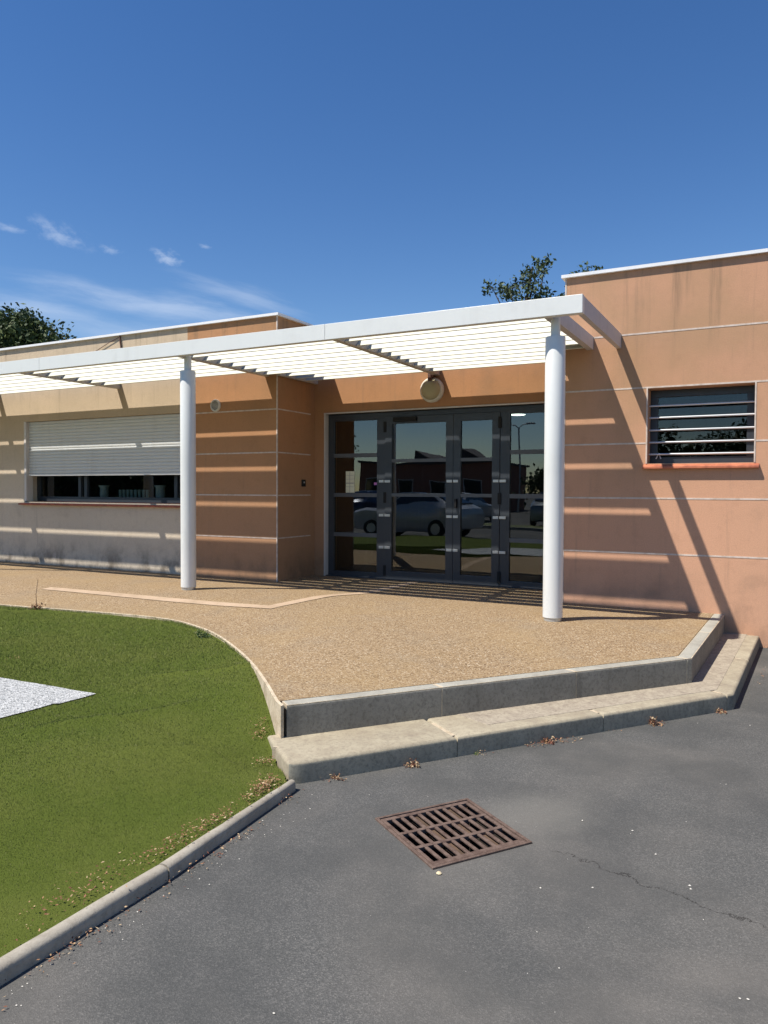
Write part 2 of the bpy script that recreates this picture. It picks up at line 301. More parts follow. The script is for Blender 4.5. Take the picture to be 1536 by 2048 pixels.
# ------------------------------------------------------------------ object helpers
def tag(o, label=None, cat=None, group=None, kind=None):
    if label: o['label'] = label
    if cat: o['category'] = cat
    if group: o['group'] = group
    if kind: o['kind'] = kind
    return o
def empty(name, loc=(0, 0, 0), label=None, cat=None, group=None):
    o = bpy.data.objects.new(name, None); COL.objects.link(o); o.location = loc; o.empty_display_size = 0.2
    return tag(o, label, cat, group)
def world_loc(o):
    v = Vector((0, 0, 0))
    while o is not None: v += o.location; o = o.parent
    return v
class MB:
    """collects shapes given in world coordinates"""
    def __init__(s): s.bm = bmesh.new()
    def box(s, x0, x1, y0, y1, z0, z1):
        v = [s.bm.verts.new(p) for p in ((x0, y0, z0), (x1, y0, z0), (x1, y1, z0), (x0, y1, z0), (x0, y0, z1), (x1, y0, z1), (x1, y1, z1), (x0, y1, z1))]
        for f in ((0, 3, 2, 1), (4, 5, 6, 7), (0, 1, 5, 4), (1, 2, 6, 5), (2, 3, 7, 6), (3, 0, 4, 7)): s.bm.faces.new([v[i] for i in f])
        return s
    def prism(s, pts, z0, z1):
        a = [s.bm.verts.new((p[0], p[1], z0)) for p in pts]; b = [s.bm.verts.new((p[0], p[1], z1)) for p in pts]; n = len(pts)
        s.bm.faces.new(a[::-1]); s.bm.faces.new(b)
        for i in range(n): s.bm.faces.new((a[i], a[(i + 1) % n], b[(i + 1) % n], b[i]))
        return s
    def extrude_x(s, prof, x0, x1):          # prof: (y, z) loop
        a = [s.bm.verts.new((x0, y, z)) for y, z in prof]; b = [s.bm.verts.new((x1, y, z)) for y, z in prof]; n = len(prof)
        s.bm.faces.new(a); s.bm.faces.new(b[::-1])
        for i in range(n): s.bm.faces.new((a[i], b[i], b[(i + 1) % n], a[(i + 1) % n]))
        return s
    def lathe(s, prof, c, axis='Z', seg=40, scale=(1, 1)):
        rings = []
        for r, h in prof:
            ring = []
            for k in range(seg):
                a = 2 * PI * k / seg; u, v = r * math.cos(a) * scale[0], r * math.sin(a) * scale[1]
                p = {'Z': (u, v, h), 'Y': (u, h, v), 'X': (h, u, v)}[axis]
                ring.append(s.bm.verts.new((c[0] + p[0], c[1] + p[1], c[2] + p[2])))
            rings.append(ring)
        for i in range(len(rings) - 1):
            for k in range(seg): s.bm.faces.new((rings[i][k], rings[i][(k + 1) % seg], rings[i + 1][(k + 1) % seg], rings[i + 1][k]))
        s.bm.faces.new(rings[0][::-1]); s.bm.faces.new(rings[-1])
        return s
    def tube(s, pts, rad, seg=8):
        pts = [Vector(p) for p in pts]; rings = []
        for i, p in enumerate(pts):
            d = (pts[min(i + 1, len(pts) - 1)] - pts[max(i - 1, 0)]).normalized()
            a = d.orthogonal().normalized() if i == 0 else (rings_n - d * rings_n.dot(d)).normalized()
            rings_n = a; b = d.cross(a); r = rad[i] if isinstance(rad, (list, tuple)) else rad
            rings.append([s.bm.verts.new(p + a * r * math.cos(2 * PI * k / seg) + b * r * math.sin(2 * PI * k / seg)) for k in range(seg)])
        for i in range(len(rings) - 1):
            for k in range(seg): s.bm.faces.new((rings[i][k], rings[i][(k + 1) % seg], rings[i + 1][(k + 1) % seg], rings[i + 1][k]))
        s.bm.faces.new(rings[0][::-1]); s.bm.faces.new(rings[-1])
        return s
    def build(s, name, mat, parent=None, bevel=0, smooth=None, label=None, seg=2):
        bmesh.ops.recalc_face_normals(s.bm, faces=s.bm.faces)
        if bevel: bmesh.ops.bevel(s.bm, geom=[e for e in s.bm.edges], offset=bevel, segments=seg, profile=0.5, affect='EDGES', clamp_overlap=True)
        me = bpy.data.meshes.new(name); off = world_loc(parent) if parent else Vector((0, 0, 0))
        bmesh.ops.translate(s.bm, vec=-off, verts=s.bm.verts)
        s.bm.to_mesh(me); s.bm.free(); me.materials.append(mat)
        o = bpy.data.objects.new(name, me); COL.objects.link(o)
        if parent: o.parent = parent
        if smooth is not None:
            for p in me.polygons: p.use_smooth = True
            try: me.set_sharp_from_angle(angle=math.radians(smooth))
            except Exception: pass
        if label: o['label'] = label
        return o
def box(name, mat, parent, x0, x1, y0, y1, z0, z1, bevel=0, label=None):
    return MB().box(x0, x1, y0, y1, z0, z1).build(name, mat, parent, bevel, label=label)
def soup(name, verts, faces, mat, parent=None, tint=None):
    me = bpy.data.meshes.new(name); nv = len(verts); k = faces.shape[1]
    me.vertices.add(nv); me.vertices.foreach_set('co', np.asarray(verts, np.float32).ravel())
    me.loops.add(faces.size); me.loops.foreach_set('vertex_index', faces.astype(np.int32).ravel())
    me.polygons.add(len(faces)); me.polygons.foreach_set('loop_start', np.arange(0, faces.size, k, dtype=np.int32))
    me.update(calc_edges=True); me.materials.append(mat)
    if tint is not None:
        a = me.attributes.new('tint', 'FLOAT', 'POINT'); a.data.foreach_set('value', np.asarray(tint, np.float32))
    o = bpy.data.objects.new(name, me); COL.objects.link(o)
    if parent:
        o.parent = parent; off = world_loc(parent); o.location = -off if False else (0, 0, 0)
        me.transform(Matrix.Translation(-off))
    return o
def copy_tree(o, parent=None, loc=None):
    c = o.copy(); COL.objects.link(c)
    if parent: c.parent = parent
    for ch in [k for k in COL.objects if k.parent == o]: copy_tree(ch, c)
    if loc is not None: c.location = loc
    return c

# ------------------------------------------------------------------ ground
GZ = -0.305
GR = [(0.457, -5.266), (0.759, -4.844), (1.184, -5.150), (0.890, -5.568)]       # drain frame corners
bm = bmesh.new()
outer = [(-300, 300), (300, 300), (300, -300), (-300, -300)]
# inner ring order matched to outer ring: far-left, far-right, near-right, near-left
inner = [GR[0], GR[1], GR[2], GR[3]]
iv = [bm.verts.new((p[0], p[1], GZ)) for p in inner]; ov = [bm.verts.new((p[0], p[1], GZ)) for p in outer]
for i in range(4): bm.faces.new((iv[i], iv[(i + 1) % 4], ov[(i + 1) % 4], ov[i]))
bmesh.ops.recalc_face_normals(bm, faces=bm.faces)
me = bpy.data.meshes.new('asphalt_ground'); bm.to_mesh(me); bm.free(); me.materials.append(M['asphalt'])
if me.polygons[0].normal.z < 0: me.flip_normals()
tag(bpy.data.objects.new('asphalt_ground', me), kind='structure'); COL.objects.link(bpy.data.objects['asphalt_ground'])

# terrace: curved left edge
EDGE = [(-16, -2.2), (-12, -2.75), (-9, -3.05), (-7, -3.15), (-5.33, -3.13), (-4.63, -3.05), (-3.66, -2.94), (-3.02, -2.95), (-2.52, -3.12), (-2.10, -3.35), (-1.58, -3.73), (-1.17, -4.07), (-0.80, -4.42), (-0.59, -4.63), (-0.475, -4.745)]
def spline(pts, n=8):
    out = []; P = [Vector((p[0], p[1], 0)) for p in pts]
    for i in range(len(P) - 1):
        a, b, c, d = P[max(i - 1, 0)], P[i], P[i + 1], P[min(i + 2, len(P) - 1)]
        for k in range(n):
            t_ = k / n; t2, t3 = t_ * t_, t_ ** 3
            q = 0.5 * ((2 * b) + (c - a) * t_ + (2 * a - 5 * b + 4 * c - d) * t2 + (3 * b - a - 3 * c + d) * t3); out.append((q.x, q.y))
    out.append((P[-1].x, P[-1].y)); return out
ES = spline(EDGE)
ES[-1] = (-0.400, -4.802)
U_OUT = [(-0.385, -4.785), (1.570, -2.325), (1.665, -0.003)]        # outer line of the upper kerb
def offset_poly(pl, d):                                             # d > 0: to the left of the travel direction
    out = []
    for i, p in enumerate(pl):
        p = Vector(p)
        if i == 0: t0 = t1 = (Vector(pl[1]) - p).normalized()
        elif i == len(pl) - 1: t0 = t1 = (p - Vector(pl[i - 1])).normalized()
        else: t0, t1 = (p - Vector(pl[i - 1])).normalized(), (Vector(pl[i + 1]) - p).normalized()
        n0, n1 = Vector((-t0.y, t0.x)), Vector((-t1.y, t1.x)); n = (n0 + n1).normalized()
        out.append(tuple(p + n * d / max(0.3, n.dot(n0))))
    return out
U_IN = offset_poly(U_OUT, 0.105)
poly = ES[:-1] + [U_IN[0]] + U_IN[1:] + [(1.56, 1.3), (-16, 1.3)]
def sst(a, b, v): t_ = max(0.0, min(1.0, (v - a) / (b - a))); return t_ * t_ * (3 - 2 * t_)
def seg_d(x, y, pl):
    best = 99
    for (ax, ay), (bx, by) in zip(pl[:-1], pl[1:]):
        dx, dy = bx - ax, by - ay; t_ = max(0, min(1, ((x - ax) * dx + (y - ay) * dy) / (dx * dx + dy * dy)))
        best = min(best, math.hypot(x - ax - t_ * dx, y - ay - t_ * dy))
    return best
def terr_z(x, y):                       # the paving is crowned along the line of the columns
    return 0.068 * sst(-0.25, -1.45, y) * sst(0.0, 0.95, min(seg_d(x, y, U_IN), seg_d(x, y, EDGE)))
mb = MB(); mb.bm.faces.new([mb.bm.verts.new((p[0], p[1], 0)) for p in poly])
for xx in np.arange(-8, 1.6, 0.2): bmesh.ops.bisect_plane(mb.bm, geom=mb.bm.verts[:] + mb.bm.edges[:] + mb.bm.faces[:], plane_co=(xx, 0, 0), plane_no=(1, 0, 0))
for yy in np.arange(-4.6, 0, 0.2): bmesh.ops.bisect_plane(mb.bm, geom=mb.bm.verts[:] + mb.bm.edges[:] + mb.bm.faces[:], plane_co=(0, yy, 0), plane_no=(0, 1, 0))
bnd = [e for e in mb.bm.edges if len(e.link_faces) == 1]
for v in mb.bm.verts: v.co.z = terr_z(v.co.x, v.co.y)
ex = bmesh.ops.extrude_edge_only(mb.bm, edges=bnd)
for g in ex['geom']:
    if isinstance(g, bmesh.types.BMVert): g.co.z = -0.32
tag(mb.build('terrace', M['aggregate'], smooth=30), kind='structure')
# pale edging strip that holds the terrace along the turf
ein = offset_poly(ES, 0.004); eo = offset_poly(ES, -0.014)
mb = MB(); bm = mb.bm; pr_ = []
for (a, b) in zip(ein, eo):
    w = 0.010 * noise.noise(Vector((a[0] * 9, a[1] * 9, 0)))
    pr_.append([bm.verts.new(p) for p in ((a[0], a[1], 0.004), (b[0] + w, b[1] - w, 0.002), (b[0] + w, b[1] - w, -0.31))])
for i in range(len(pr_) - 1):
    for k in range(2): bm.faces.new((pr_[i][k], pr_[i][k + 1], pr_[i + 1][k + 1], pr_[i + 1][k]))
capv = bm.verts.new((pr_[-1][0].co.x, pr_[-1][0].co.y, -0.31)); bm.faces.new((pr_[-1][0], pr_[-1][1], pr_[-1][2], capv))
tag(mb.build('terrace_edging', M['edging']), kind='structure')
# pale joint bands let into the terrace
mb = MB()
def band(mb, pl, w, z):
    a, b = offset_poly(pl, w / 2), offset_poly(pl, -w / 2)
    va = [mb.bm.verts.new((*p, z + terr_z(*p))) for p in a]; vb = [mb.bm.verts.new((*p, z + terr_z(*p))) for p in b]
    for i in range(len(pl) - 1): mb.bm.faces.new((va[i], vb[i], vb[i + 1], va[i + 1]))
bp_ = [(-5.6, -2.33), (-3.785, -2.27), (-2.39, -2.235), (-2.22, 0.85)]; bl = []
for p, q in zip(bp_[:-1], bp_[1:]):
    n_ = max(2, int((Vector(q) - Vector(p)).length / 0.07)); bl += [tuple(Vector(p).lerp(Vector(q), k / n_)) for k in range(n_)]
bl.append(bp_[-1]); band(mb, bl, 0.145, 0.005)
tag(mb.build('terrace_joint_band', M['joint_line']), kind='structure')

# ------------------------------------------------------------------ entrance steps: kerbstones
steps = empty('entrance_steps', (0.6, -3.4, GZ), 'two low concrete steps wrapping the tan terrace, one kerbstone above the other', 'steps')
def seglen(a, b): return (Vector(b) - Vector(a)).length
def stones(pl_out, pl_in, cuts, z0, z1, name, mat, rad, face_mat=None, round_end=False):
    """cuts: list of (segment, t) ; corner stones are mitred"""
    def at(pl, s, t_): return tuple(Vector(pl[s]).lerp(Vector(pl[s + 1]), t_))
    marks = cuts
    for (s0, t0), (s1, t1) in zip(marks[:-1], marks[1:]):
        o_ = [at(pl_out, s0, t0)] + ([pl_out[s0 + 1]] if s1 != s0 else []) + [at(pl_out, s1, t1)]
        i_ = [at(pl_in, s0, t0)] + ([pl_in[s0 + 1]] if s1 != s0 else []) + [at(pl_in, s1, t1)]
        if round_end and s0 == 0 and t0 == 0:
            p, a_, c_ = Vector(o_[0]), Vector(i_[0]), Vector(o_[1]); u_, w_ = (a_ - p).normalized() * 0.07, (c_ - p).normalized() * 0.10
            arc = [tuple(p + u_ * (1 - q) ** 2 + w_ * q ** 2) for q in (0, .15, .3, .45, .6, .75, .88, 1.0)]
            o_ = arc + o_[1:]
        b = MB(); b.prism(o_ + i_[::-1], z0, z1)
        bmesh.ops.recalc_face_normals(b.bm, faces=b.bm.faces)
        top = [e for e in b.bm.edges if all(v.co.z > z1 - 1e-4 for v in e.verts)]
        bmesh.ops.bevel(b.bm, geom=top, offset=rad, segments=4, profile=0.5, affect='EDGES')
        o = b.build(name, mat, steps, smooth=35)
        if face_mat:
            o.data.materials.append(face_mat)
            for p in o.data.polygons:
                if p.normal.z < 0.35 and (p.normal.x * 0.784 - p.normal.y * 0.62 > 0.55 or p.normal.x > 0.8): p.material_index = 1  # outward front and right faces take the darker concrete, left end stays pale
g_ = 0.0022
def cutlist(raw):                                                    # leave mortar gaps between stones
    return raw
def stone_run(pl_out, pl_in, ts, z0, z1, name, mat, rad, gap, *more):
    for (a, b) in zip(ts[:-1], ts[1:]):
        L0 = seglen(pl_out[a[0]], pl_out[a[0] + 1]); L1 = seglen(pl_out[b[0]], pl_out[b[0] + 1])
        aa = (a[0], a[1] + (gap / L0 if a[1] > 0 else 0)); bb = (b[0], b[1] - (gap / L1 if b[1] < 1 else 0))
        stones(pl_out, pl_in, [aa, bb], z0, z1, name, mat, rad, *more)
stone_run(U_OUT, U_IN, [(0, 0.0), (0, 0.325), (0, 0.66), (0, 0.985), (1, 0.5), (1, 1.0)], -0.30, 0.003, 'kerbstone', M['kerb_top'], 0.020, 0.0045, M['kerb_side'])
L_OUT = [(-0.135, -5.125), (1.865, -2.485), (1.985, -0.003)]
L_IN = [(-0.515, -4.800), (1.50, -2.28), (1.60, -0.003)]
stone_run(L_OUT, L_IN, [(0, 0.0), (0, 0.31), (0, 0.64), (0, 0.98), (1, 0.5), (1, 1.0)], -0.36, -0.188, 'tread', M['tread'], 0.024, 0.003, M['tread_side'], True)
# mortar in the joints
mb = MB(); mb.prism([*offset_poly(U_OUT, 0.0025), *offset_poly(U_OUT, 0.100)[::-1]], -0.3, -0.001)
mb.build('mortar', M['edging'], steps)
lo_ = offset_poly(L_OUT, 0.045); lo_[0] = tuple(Vector(lo_[0]).lerp(Vector(lo_[1]), 0.14))
mb = MB(); mb.prism([*lo_, *offset_poly(L_OUT, 0.30)[::-1]], -0.35, -0.1925)
mb.build('mortar', M['edging'], steps)

# rough infill behind the smooth nosing, from the middle of the run to the wall
def along(pl, t_): return tuple(Vector(pl[0]).lerp(Vector(pl[1]), t_))
nose = offset_poly(L_OUT, 0.115)
mb = MB(); mb.prism([along(nose, 0.40), nose[1], nose[2], (1.66, -0.003), U_OUT[1], along(U_OUT, 0.36)], -0.196, -0.1855)
mb.build('infill', M['infill'], steps, bevel=0.002)
# ------------------------------------------------------------------ turf
KX = -0.070                                                           # kerb inner side
def dist_edge(x, y):
    best = 9
    for (ax, ay), (bx, by) in zip(ES[:-1], ES[1:]):
        dx, dy = bx - ax, by - ay; t_ = max(0, min(1, ((x - ax) * dx + (y - ay) * dy) / (dx * dx + dy * dy)))
        best = min(best, math.hypot(x - ax - t_ * dx, y - ay - t_ * dy))
    return best
def turf_z(x, y):
    d1 = dist_edge(x, y); d2 = max(0.0, KX - x)
    if y > -5.15: d2 = max(0.0, math.hypot(x + 0.32, y + 4.98) - 0.05)
    e = -0.014 - 0.21 * max(0, min(1, (x + 1.15) / 0.75)) ** 1.3
    k = d1 / (d1 + d2 + 1e-4)
    z = e * (1 - k) - 0.262 * k
    # wrinkles where turf lengths meet
    def ridge(p, q, h, w):
        dx, dy = q[0] - p[0], q[1] - p[1]; L = math.hypot(dx, dy); s = ((x - p[0]) * dx + (y - p[1]) * dy) / L / L
        d = ((x - p[0]) * dy - (y - p[1]) * dx) / L; d += 0.03 * math.sin(5 * s + 1)
        f = max(0, min(1, 4 * s + 0.5)) * max(0, min(1, 4 * (1 - s) + 0.5))
        return h * f * math.exp(-(d / w) ** 2)
    z += ridge((-1.80, -4.45), (-1.20, -3.95), 0.026, 0.03)
    z += ridge((-1.60, -5.55), (-1.15, -4.70), 0.026, 0.06)
    z += ridge((-0.95, -5.5), (-0.55, -5.0), 0.018, 0.06)
    z += 0.010 * noise.noise(Vector((x * 1.3, y * 1.3, 3))) + 0.004 * noise.noise(Vector((x * 5, y * 5, 1)))
    return z
def turf_right(y):                                                    # right-hand limit of the turf at this y
    return KX - 0.002 if y < -5.12 else None
# boundary polygon
def in_turf(x, y, m=0.0):
    if y < -10 or x < -16: return False
    # outside the terrace curve
    yy = None
    for (ax, ay), (bx, by) in zip(ES[:-1], ES[1:]):
        if ax <= x <= bx: yy = ay + (by - ay) * (x - ax) / (bx - ax)
    if yy is None: yy = -4.745
    if y > yy - 0.004 + 0.020 * noise.noise(Vector((x * 7, y * 7, 2))) + 0.012 * noise.noise(Vector((x * 31, y * 31, 2))) - m: return False
    # beside the lower step end: line (-.53,-4.8) -> (-.15,-5.14)
    if x > -0.535 and not (y > -4.81 and x < -0.46):
        lim = -4.80 + (x + 0.53) * (-5.14 + 4.80) / (0.38)
        if y > lim - m: return False
    return x < (KX - 0.03 * max(0.0, min(1.0, (y + 6.1) / 0.9))) - m
gx = np.concatenate([np.arange(-15.5, -5, 0.5), np.arange(-5, -0.7, 0.045), np.arange(-0.7, KX, 0.016), [KX]]); gy = np.concatenate([np.arange(-13, -8, 0.5), np.arange(-8, -5.3, 0.045), np.arange(-5.3, -4.4, 0.016), np.arange(-4.4, -2.2, 0.045)])
vid = {}; V = []; Fs = []
def gv(i, j):
    if (i, j) not in vid:
        vid[(i, j)] = len(V); V.append((gx[i], gy[j], turf_z(gx[i], gy[j])))
    return vid[(i, j)]
for i in range(len(gx) - 1):
    for j in range(len(gy) - 1):
        cx_, cy_ = (gx[i] + gx[i + 1]) / 2, (gy[j] + gy[j + 1]) / 2
        fine = cx_ > -0.75 and -5.3 < cy_ < -4.4
        if in_turf(cx_, cy_, -0.03 if cx_ < -0.33 else -0.004) if fine else any(in_turf(gx[a], gy[b], -0.0) for a in (i, i + 1) for b in (j, j + 1)):
            Fs.append((gv(i, j), gv(i + 1, j), gv(i + 1, j + 1), gv(i, j + 1)))
lawn = soup('lawn', np.array(V), np.array(Fs), M['turf']); tag(lawn, kind='structure')
for p in lawn.data.polygons: p.use_smooth = True

WH = [(-1.877, -4.863), (-2.83, -4.885), (-4.6, -5.1), (-4.2, -7.2), (-3.2, -6.6), (-1.955, -5.50)]
WH = [(-1.860, -4.865), (-4.6, -4.90), (-4.4, -8.6), (-2.35, -8.6)]
# right edge direction from the photo: tip -> (-1.955,-5.494)
WH = [(-1.860, -4.868), (-2.83, -4.885), (-4.7, -4.93), (-4.3, -6.9), (-2.25, -7.55), (-2.00, -5.72), (-1.955, -5.50)]
def in_poly(x, y, P):
    c = False; n = len(P)
    for i in range(n):
        (x1, y1), (x2, y2) = P[i], P[(i + 1) % n]
        if (y1 > y) != (y2 > y) and x < (x2 - x1) * (y - y1) / (y2 - y1) + x1: c = not c
    return c
# white patch laid into the turf
bm = bmesh.new(); vs = [bm.verts.new((*p, 0)) for p in WH]; f = bm.faces.new(vs)
bmesh.ops.triangulate(bm, faces=[f]); bmesh.ops.subdivide_edges(bm, edges=bm.edges, cuts=14, use_grid_fill=True)
for v in bm.verts: v.co.z = turf_z(v.co.x, v.co.y) + 0.007
bmesh.ops.recalc_face_normals(bm, faces=bm.faces)
me = bpy.data.meshes.new('white_gravel_patch'); bm.to_mesh(me); bm.free(); me.materials.append(M['white_turf'])
if me.polygons[0].normal.z < 0: me.flip_normals()
wp = bpy.data.objects.new('white_gravel_patch', me); COL.objects.link(wp)
tag(wp, 'pointed patch of white speckled chippings set into the green turf at the left edge', 'gravel patch', kind='stuff')

# blades
N = 2400000
bx_ = RNG.uniform(-9.0, KX, N); by_ = RNG.uniform(-7.6, -2.85, N)
gzx = np.linspace(-9.1, 0.0, 290); gzy = np.linspace(-7.7, -2.7, 200)
GZm = np.array([[turf_z(a, b) for b in gzy] for a in gzx])
def zlook(x, y):
    i = np.clip((x - gzx[0]) / (gzx[1] - gzx[0]), 0, 288.999); j = np.clip((y - gzy[0]) / (gzy[1] - gzy[0]), 0, 198.999)
    i0, j0 = i.astype(int), j.astype(int); fi, fj = i - i0, j - j0
    return GZm[i0, j0] * (1 - fi) * (1 - fj) + GZm[i0 + 1, j0] * fi * (1 - fj) + GZm[i0, j0 + 1] * (1 - fi) * fj + GZm[i0 + 1, j0 + 1] * fi * fj
# keep the area the picture can see plus a margin either side
cdx, cdy = bx_ - CAM[0], by_ - CAM[1]
az = cdx * 0.8853 + cdy * 0.465; dp = -cdx * 0.4646 + cdy * 0.885
keep = (dp > 0.5) & (np.abs(az) < dp * 0.95 + 0.3) & (RNG.random(N) < np.clip((3.1 / np.maximum(dp, 0.1)) ** 2, 0, 1))
ok = np.array([k and in_turf(a, b, 0.003) and not in_poly(a, b + 0.012 * noise.noise(Vector((a * 40, b * 40, 0))), WH) for a, b, k in zip(bx_, by_, keep)])
bx_, by_ = bx_[ok], by_[ok]; n = len(bx_); bz_ = zlook(bx_, by_) - 0.002; bz_ = np.where((bx_ < -1.0) & (bz_ > -0.022), np.maximum(bz_, -0.006), bz_)
ang = RNG.uniform(0, 2 * PI, n); gd_ = np.clip(np.hypot(bx_ - CAM[0], by_ - CAM[1]) / 4.0, 0.7, 1.6); ln = RNG.uniform(0.005, 0.011, n) * gd_; wd = RNG.uniform(0.0008, 0.0016, n) * gd_; lean = RNG.uniform(0.0, 0.55, n)
ld = RNG.uniform(0, 6.28, n)                                      # pile leans mostly one way
b0 = np.stack([bx_ - np.cos(ang) * wd, by_ - np.sin(ang) * wd, bz_], 1); b1 = np.stack([bx_ + np.cos(ang) * wd, by_ + np.sin(ang) * wd, bz_], 1)
tp = np.stack([bx_ + np.cos(ld) * lean * ln, by_ + np.sin(ld) * lean * ln, bz_ + ln * np.sqrt(np.maximum(0.15, 1 - 0.6 * lean ** 2))], 1)
vv = np.stack([b0, b1, tp], 1).reshape(-1, 3); ff = np.arange(3 * n).reshape(-1, 3)
tn = RNG.beta(1.5, 1.9, n); kern = np.exp(-((KX - bx_) / 0.22) ** 2); clump = np.array([noise.noise(Vector((a * 22, b * 22, 0))) + 0.6 * noise.noise(Vector((a * 60, b * 60, 4))) for a, b in zip(bx_, by_)]); tn = np.clip(tn + 0.28 * clump, 0, 0.93); tn[RNG.random(n) < 0.010 + 0.05 * kern] = 1.0; tn = np.repeat(tn, 3); tn[2::3] = np.clip(tn[2::3] + 0.12, 0, 1)
tag(soup('turf_pile', vv, ff, M['blade'], tint=tn), 'short bright green artificial grass filling the lower left', 'grass', kind='stuff')

# kerb between turf and asphalt: stones laid end to end
kb = empty('turf_kerb', (-0.03, -6.5, GZ), 'narrow rounded concrete kerb separating the green turf from the asphalt', 'kerb')
def kstone(y0, y1, x0, x1, dz):
    b = MB(); n_ = 9; prof = []
    w = 0.038
    for k in range(n_):
        a = PI * k / (n_ - 1); prof.append((-w * math.cos(a) * (1.0), 0.030 * math.sin(a) ** 0.7))
    rings = []
    seg = 10
    for s in range(seg + 1):
        t_ = s / seg; yy = y0 + (y1 - y0) * t_; xx = x0 + (x1 - x0) * t_ + 0.003 * noise.noise(Vector((0, yy * 6, 0)))
        zt = -0.272 + dz + 0.002 * noise.noise(Vector((1, yy * 9, 0)))
        f_ = max(0.50, min(0.86, 0.55 + (-5.16 - yy) / 1.7 * 0.5))            # the far end is half buried in the turf
        ring = [b.bm.verts.new((xx - w * f_, yy, -0.4))] + [b.bm.verts.new((xx + p[0] * f_, yy, zt + p[1] * (0.6 + 0.4 * f_))) for p in prof] + [b.bm.verts.new((xx + w * f_, yy, -0.4))]
        rings.append(ring)
    for r0, r1 in zip(rings[:-1], rings[1:]):
        for k in range(len(r0) - 1): b.bm.faces.new((r0[k], r1[k], r1[k + 1], r0[k + 1]))
    b.bm.faces.new(rings[0]); b.bm.faces.new(rings[-1][::-1])
    b.build('kerbstone', M['roadkerb'], kb, smooth=50)
ys = [-5.16, -6.14, -7.14, -8.14, -9.14, -10.05]
xs = [-0.105, -0.022, -0.045, -0.06, -0.07, -0.07, -0.07, -0.07, -0.07]
xs = [-0.085, -0.034, -0.048, -0.06, -0.07, -0.07, -0.07, -0.07, -0.07]
for i in range(len(ys) - 1): kstone(ys[i] - 0.004, ys[i + 1] + 0.004, xs[i], xs[i + 1], random.uniform(-0.003, 0.003))

# ------------------------------------------------------------------ drain grate
dr_ = empty('drain_grate', (0.82, -5.2, GZ), 'square rusty cast iron drain grate with three rows of slots in the asphalt', 'drain cover')
A, B, C, D = [Vector((*p, 0)) for p in GR]
O = A.copy(); ux = (B - A).normalized(); uy = (D - A); uy = (uy - ux * uy.dot(ux)).normalized(); SX = (B - A).length; SY = ((D - A).dot(uy) + (C - B).dot(uy)) / 2
def gp(a, b, z): p = A.lerp(B, a).lerp(D.lerp(C, a), b); return (p.x, p.y, z)
def gbox(mb, a0, a1, b0, b1, z0, z1):
    v = [mb.bm.verts.new(gp(*q)) for q in ((a0, b0, z0), (a1, b0, z0), (a1, b1, z0), (a0, b1, z0), (a0, b0, z1), (a1, b0, z1), (a1, b1, z1), (a0, b1, z1))]
    for f in ((0, 3, 2, 1), (4, 5, 6, 7), (0, 1, 5, 4), (1, 2, 6, 5), (2, 3, 7, 6), (3, 0, 4, 7)): mb.bm.faces.new([v[i] for i in f])
zt = GZ + 0.006
mb = MB()
for q in ((0, 1, 0, 0.028), (0, 1, 0.972, 1), (0, 0.028, 0.028, 0.972), (0.972, 1, 0.028, 0.972)): gbox(mb, *q, zt - 0.06, zt + 0.003)
mb.build('frame', M['iron'], dr_, bevel=0.002)
mb = MB(); a0, a1 = 0.038, 0.962
NS = 10
for (p, q) in ((0.038, 0.085), (0.345, 0.385), (0.620, 0.660), (0.905, 0.962)): gbox(mb, a0, a1, p, q, zt - 0.022, zt)
step = (a1 - a0) / NS
for (p, q) in ((0.085, 0.345), (0.385, 0.620), (0.660, 0.905)):
    for k in range(NS + 1):
        c_ = a0 + 0.018 + (a1 - a0 - 0.036) * k / NS; w_ = 0.0155
        gbox(mb, max(a0, c_ - w_), min(a1, c_ + w_), p, q, zt - 0.009, zt - 0.001)
mb.build('grating', M['iron'], dr_, bevel=0.0015)
mb = MB(); gbox(mb, 0.0, 1, 0.0, 1, GZ - 0.50, GZ - 0.48)
for q in ((-0.03, 0, -0.03, 1.03), (1, 1.03, -0.03, 1.03), (0, 1, -0.03, 0), (0, 1, 1, 1.03)): gbox(mb, *q, GZ - 0.49, GZ - 0.004)
mb.build('pit', M['pit'], dr_)
mb = MB()                                                            # silted slots
for (row, ks) in (((0.085, 0.345), (3, 7)), ((0.385, 0.620), (3, 6)), ((0.660, 0.905), (3, 7))):
    for k in ks:
        c_ = a0 + 0.018 + (a1 - a0 - 0.036) * (k + 0.5) / NS
        gbox(mb, c_ - 0.028, c_ + 0.028, row[0] - 0.005, row[1] + 0.005, zt - 0.035, zt - 0.014)
mb.build('silt', M['dirt'], dr_)

# ------------------------------------------------------------------ the school building
BZ = -0.6; TOP = 3.605
YL, YD = -0.008, 0.92; XL = -3.903
bd = empty('school_building', (-3, 4, GZ), 'flat roofed single storey building in orange and cream render with a recessed glazed entrance', 'building')
def wall_with_hole(name, mat, x0, x1, yf, yb, z0, z1, hx0, hx1, hz0, hz1):
    b = MB(); b.box(x0, hx0, yf, yb, z0, z1); b.box(hx1, x1, yf, yb, z0, z1)
    b.box(hx0, hx1, yf, yb, z0, hz0); b.box(hx0, hx1, yf, yb, hz1, z1)
    bm_ = b.bm; bmesh.ops.remove_doubles(bm_, verts=bm_.verts, dist=1e-5)
    # drop the faces shared inside the wall
    dup = {}
    for f in bm_.faces: dup.setdefault(tuple(round(c, 4) for c in f.calc_center_median()), []).append(f)
    kill = [f for fs in dup.values() if len(fs) > 1 for f in fs]
    bmesh.ops.delete(bm_, geom=kill, context='FACES_ONLY')
    return b.build(name, mat, bd)
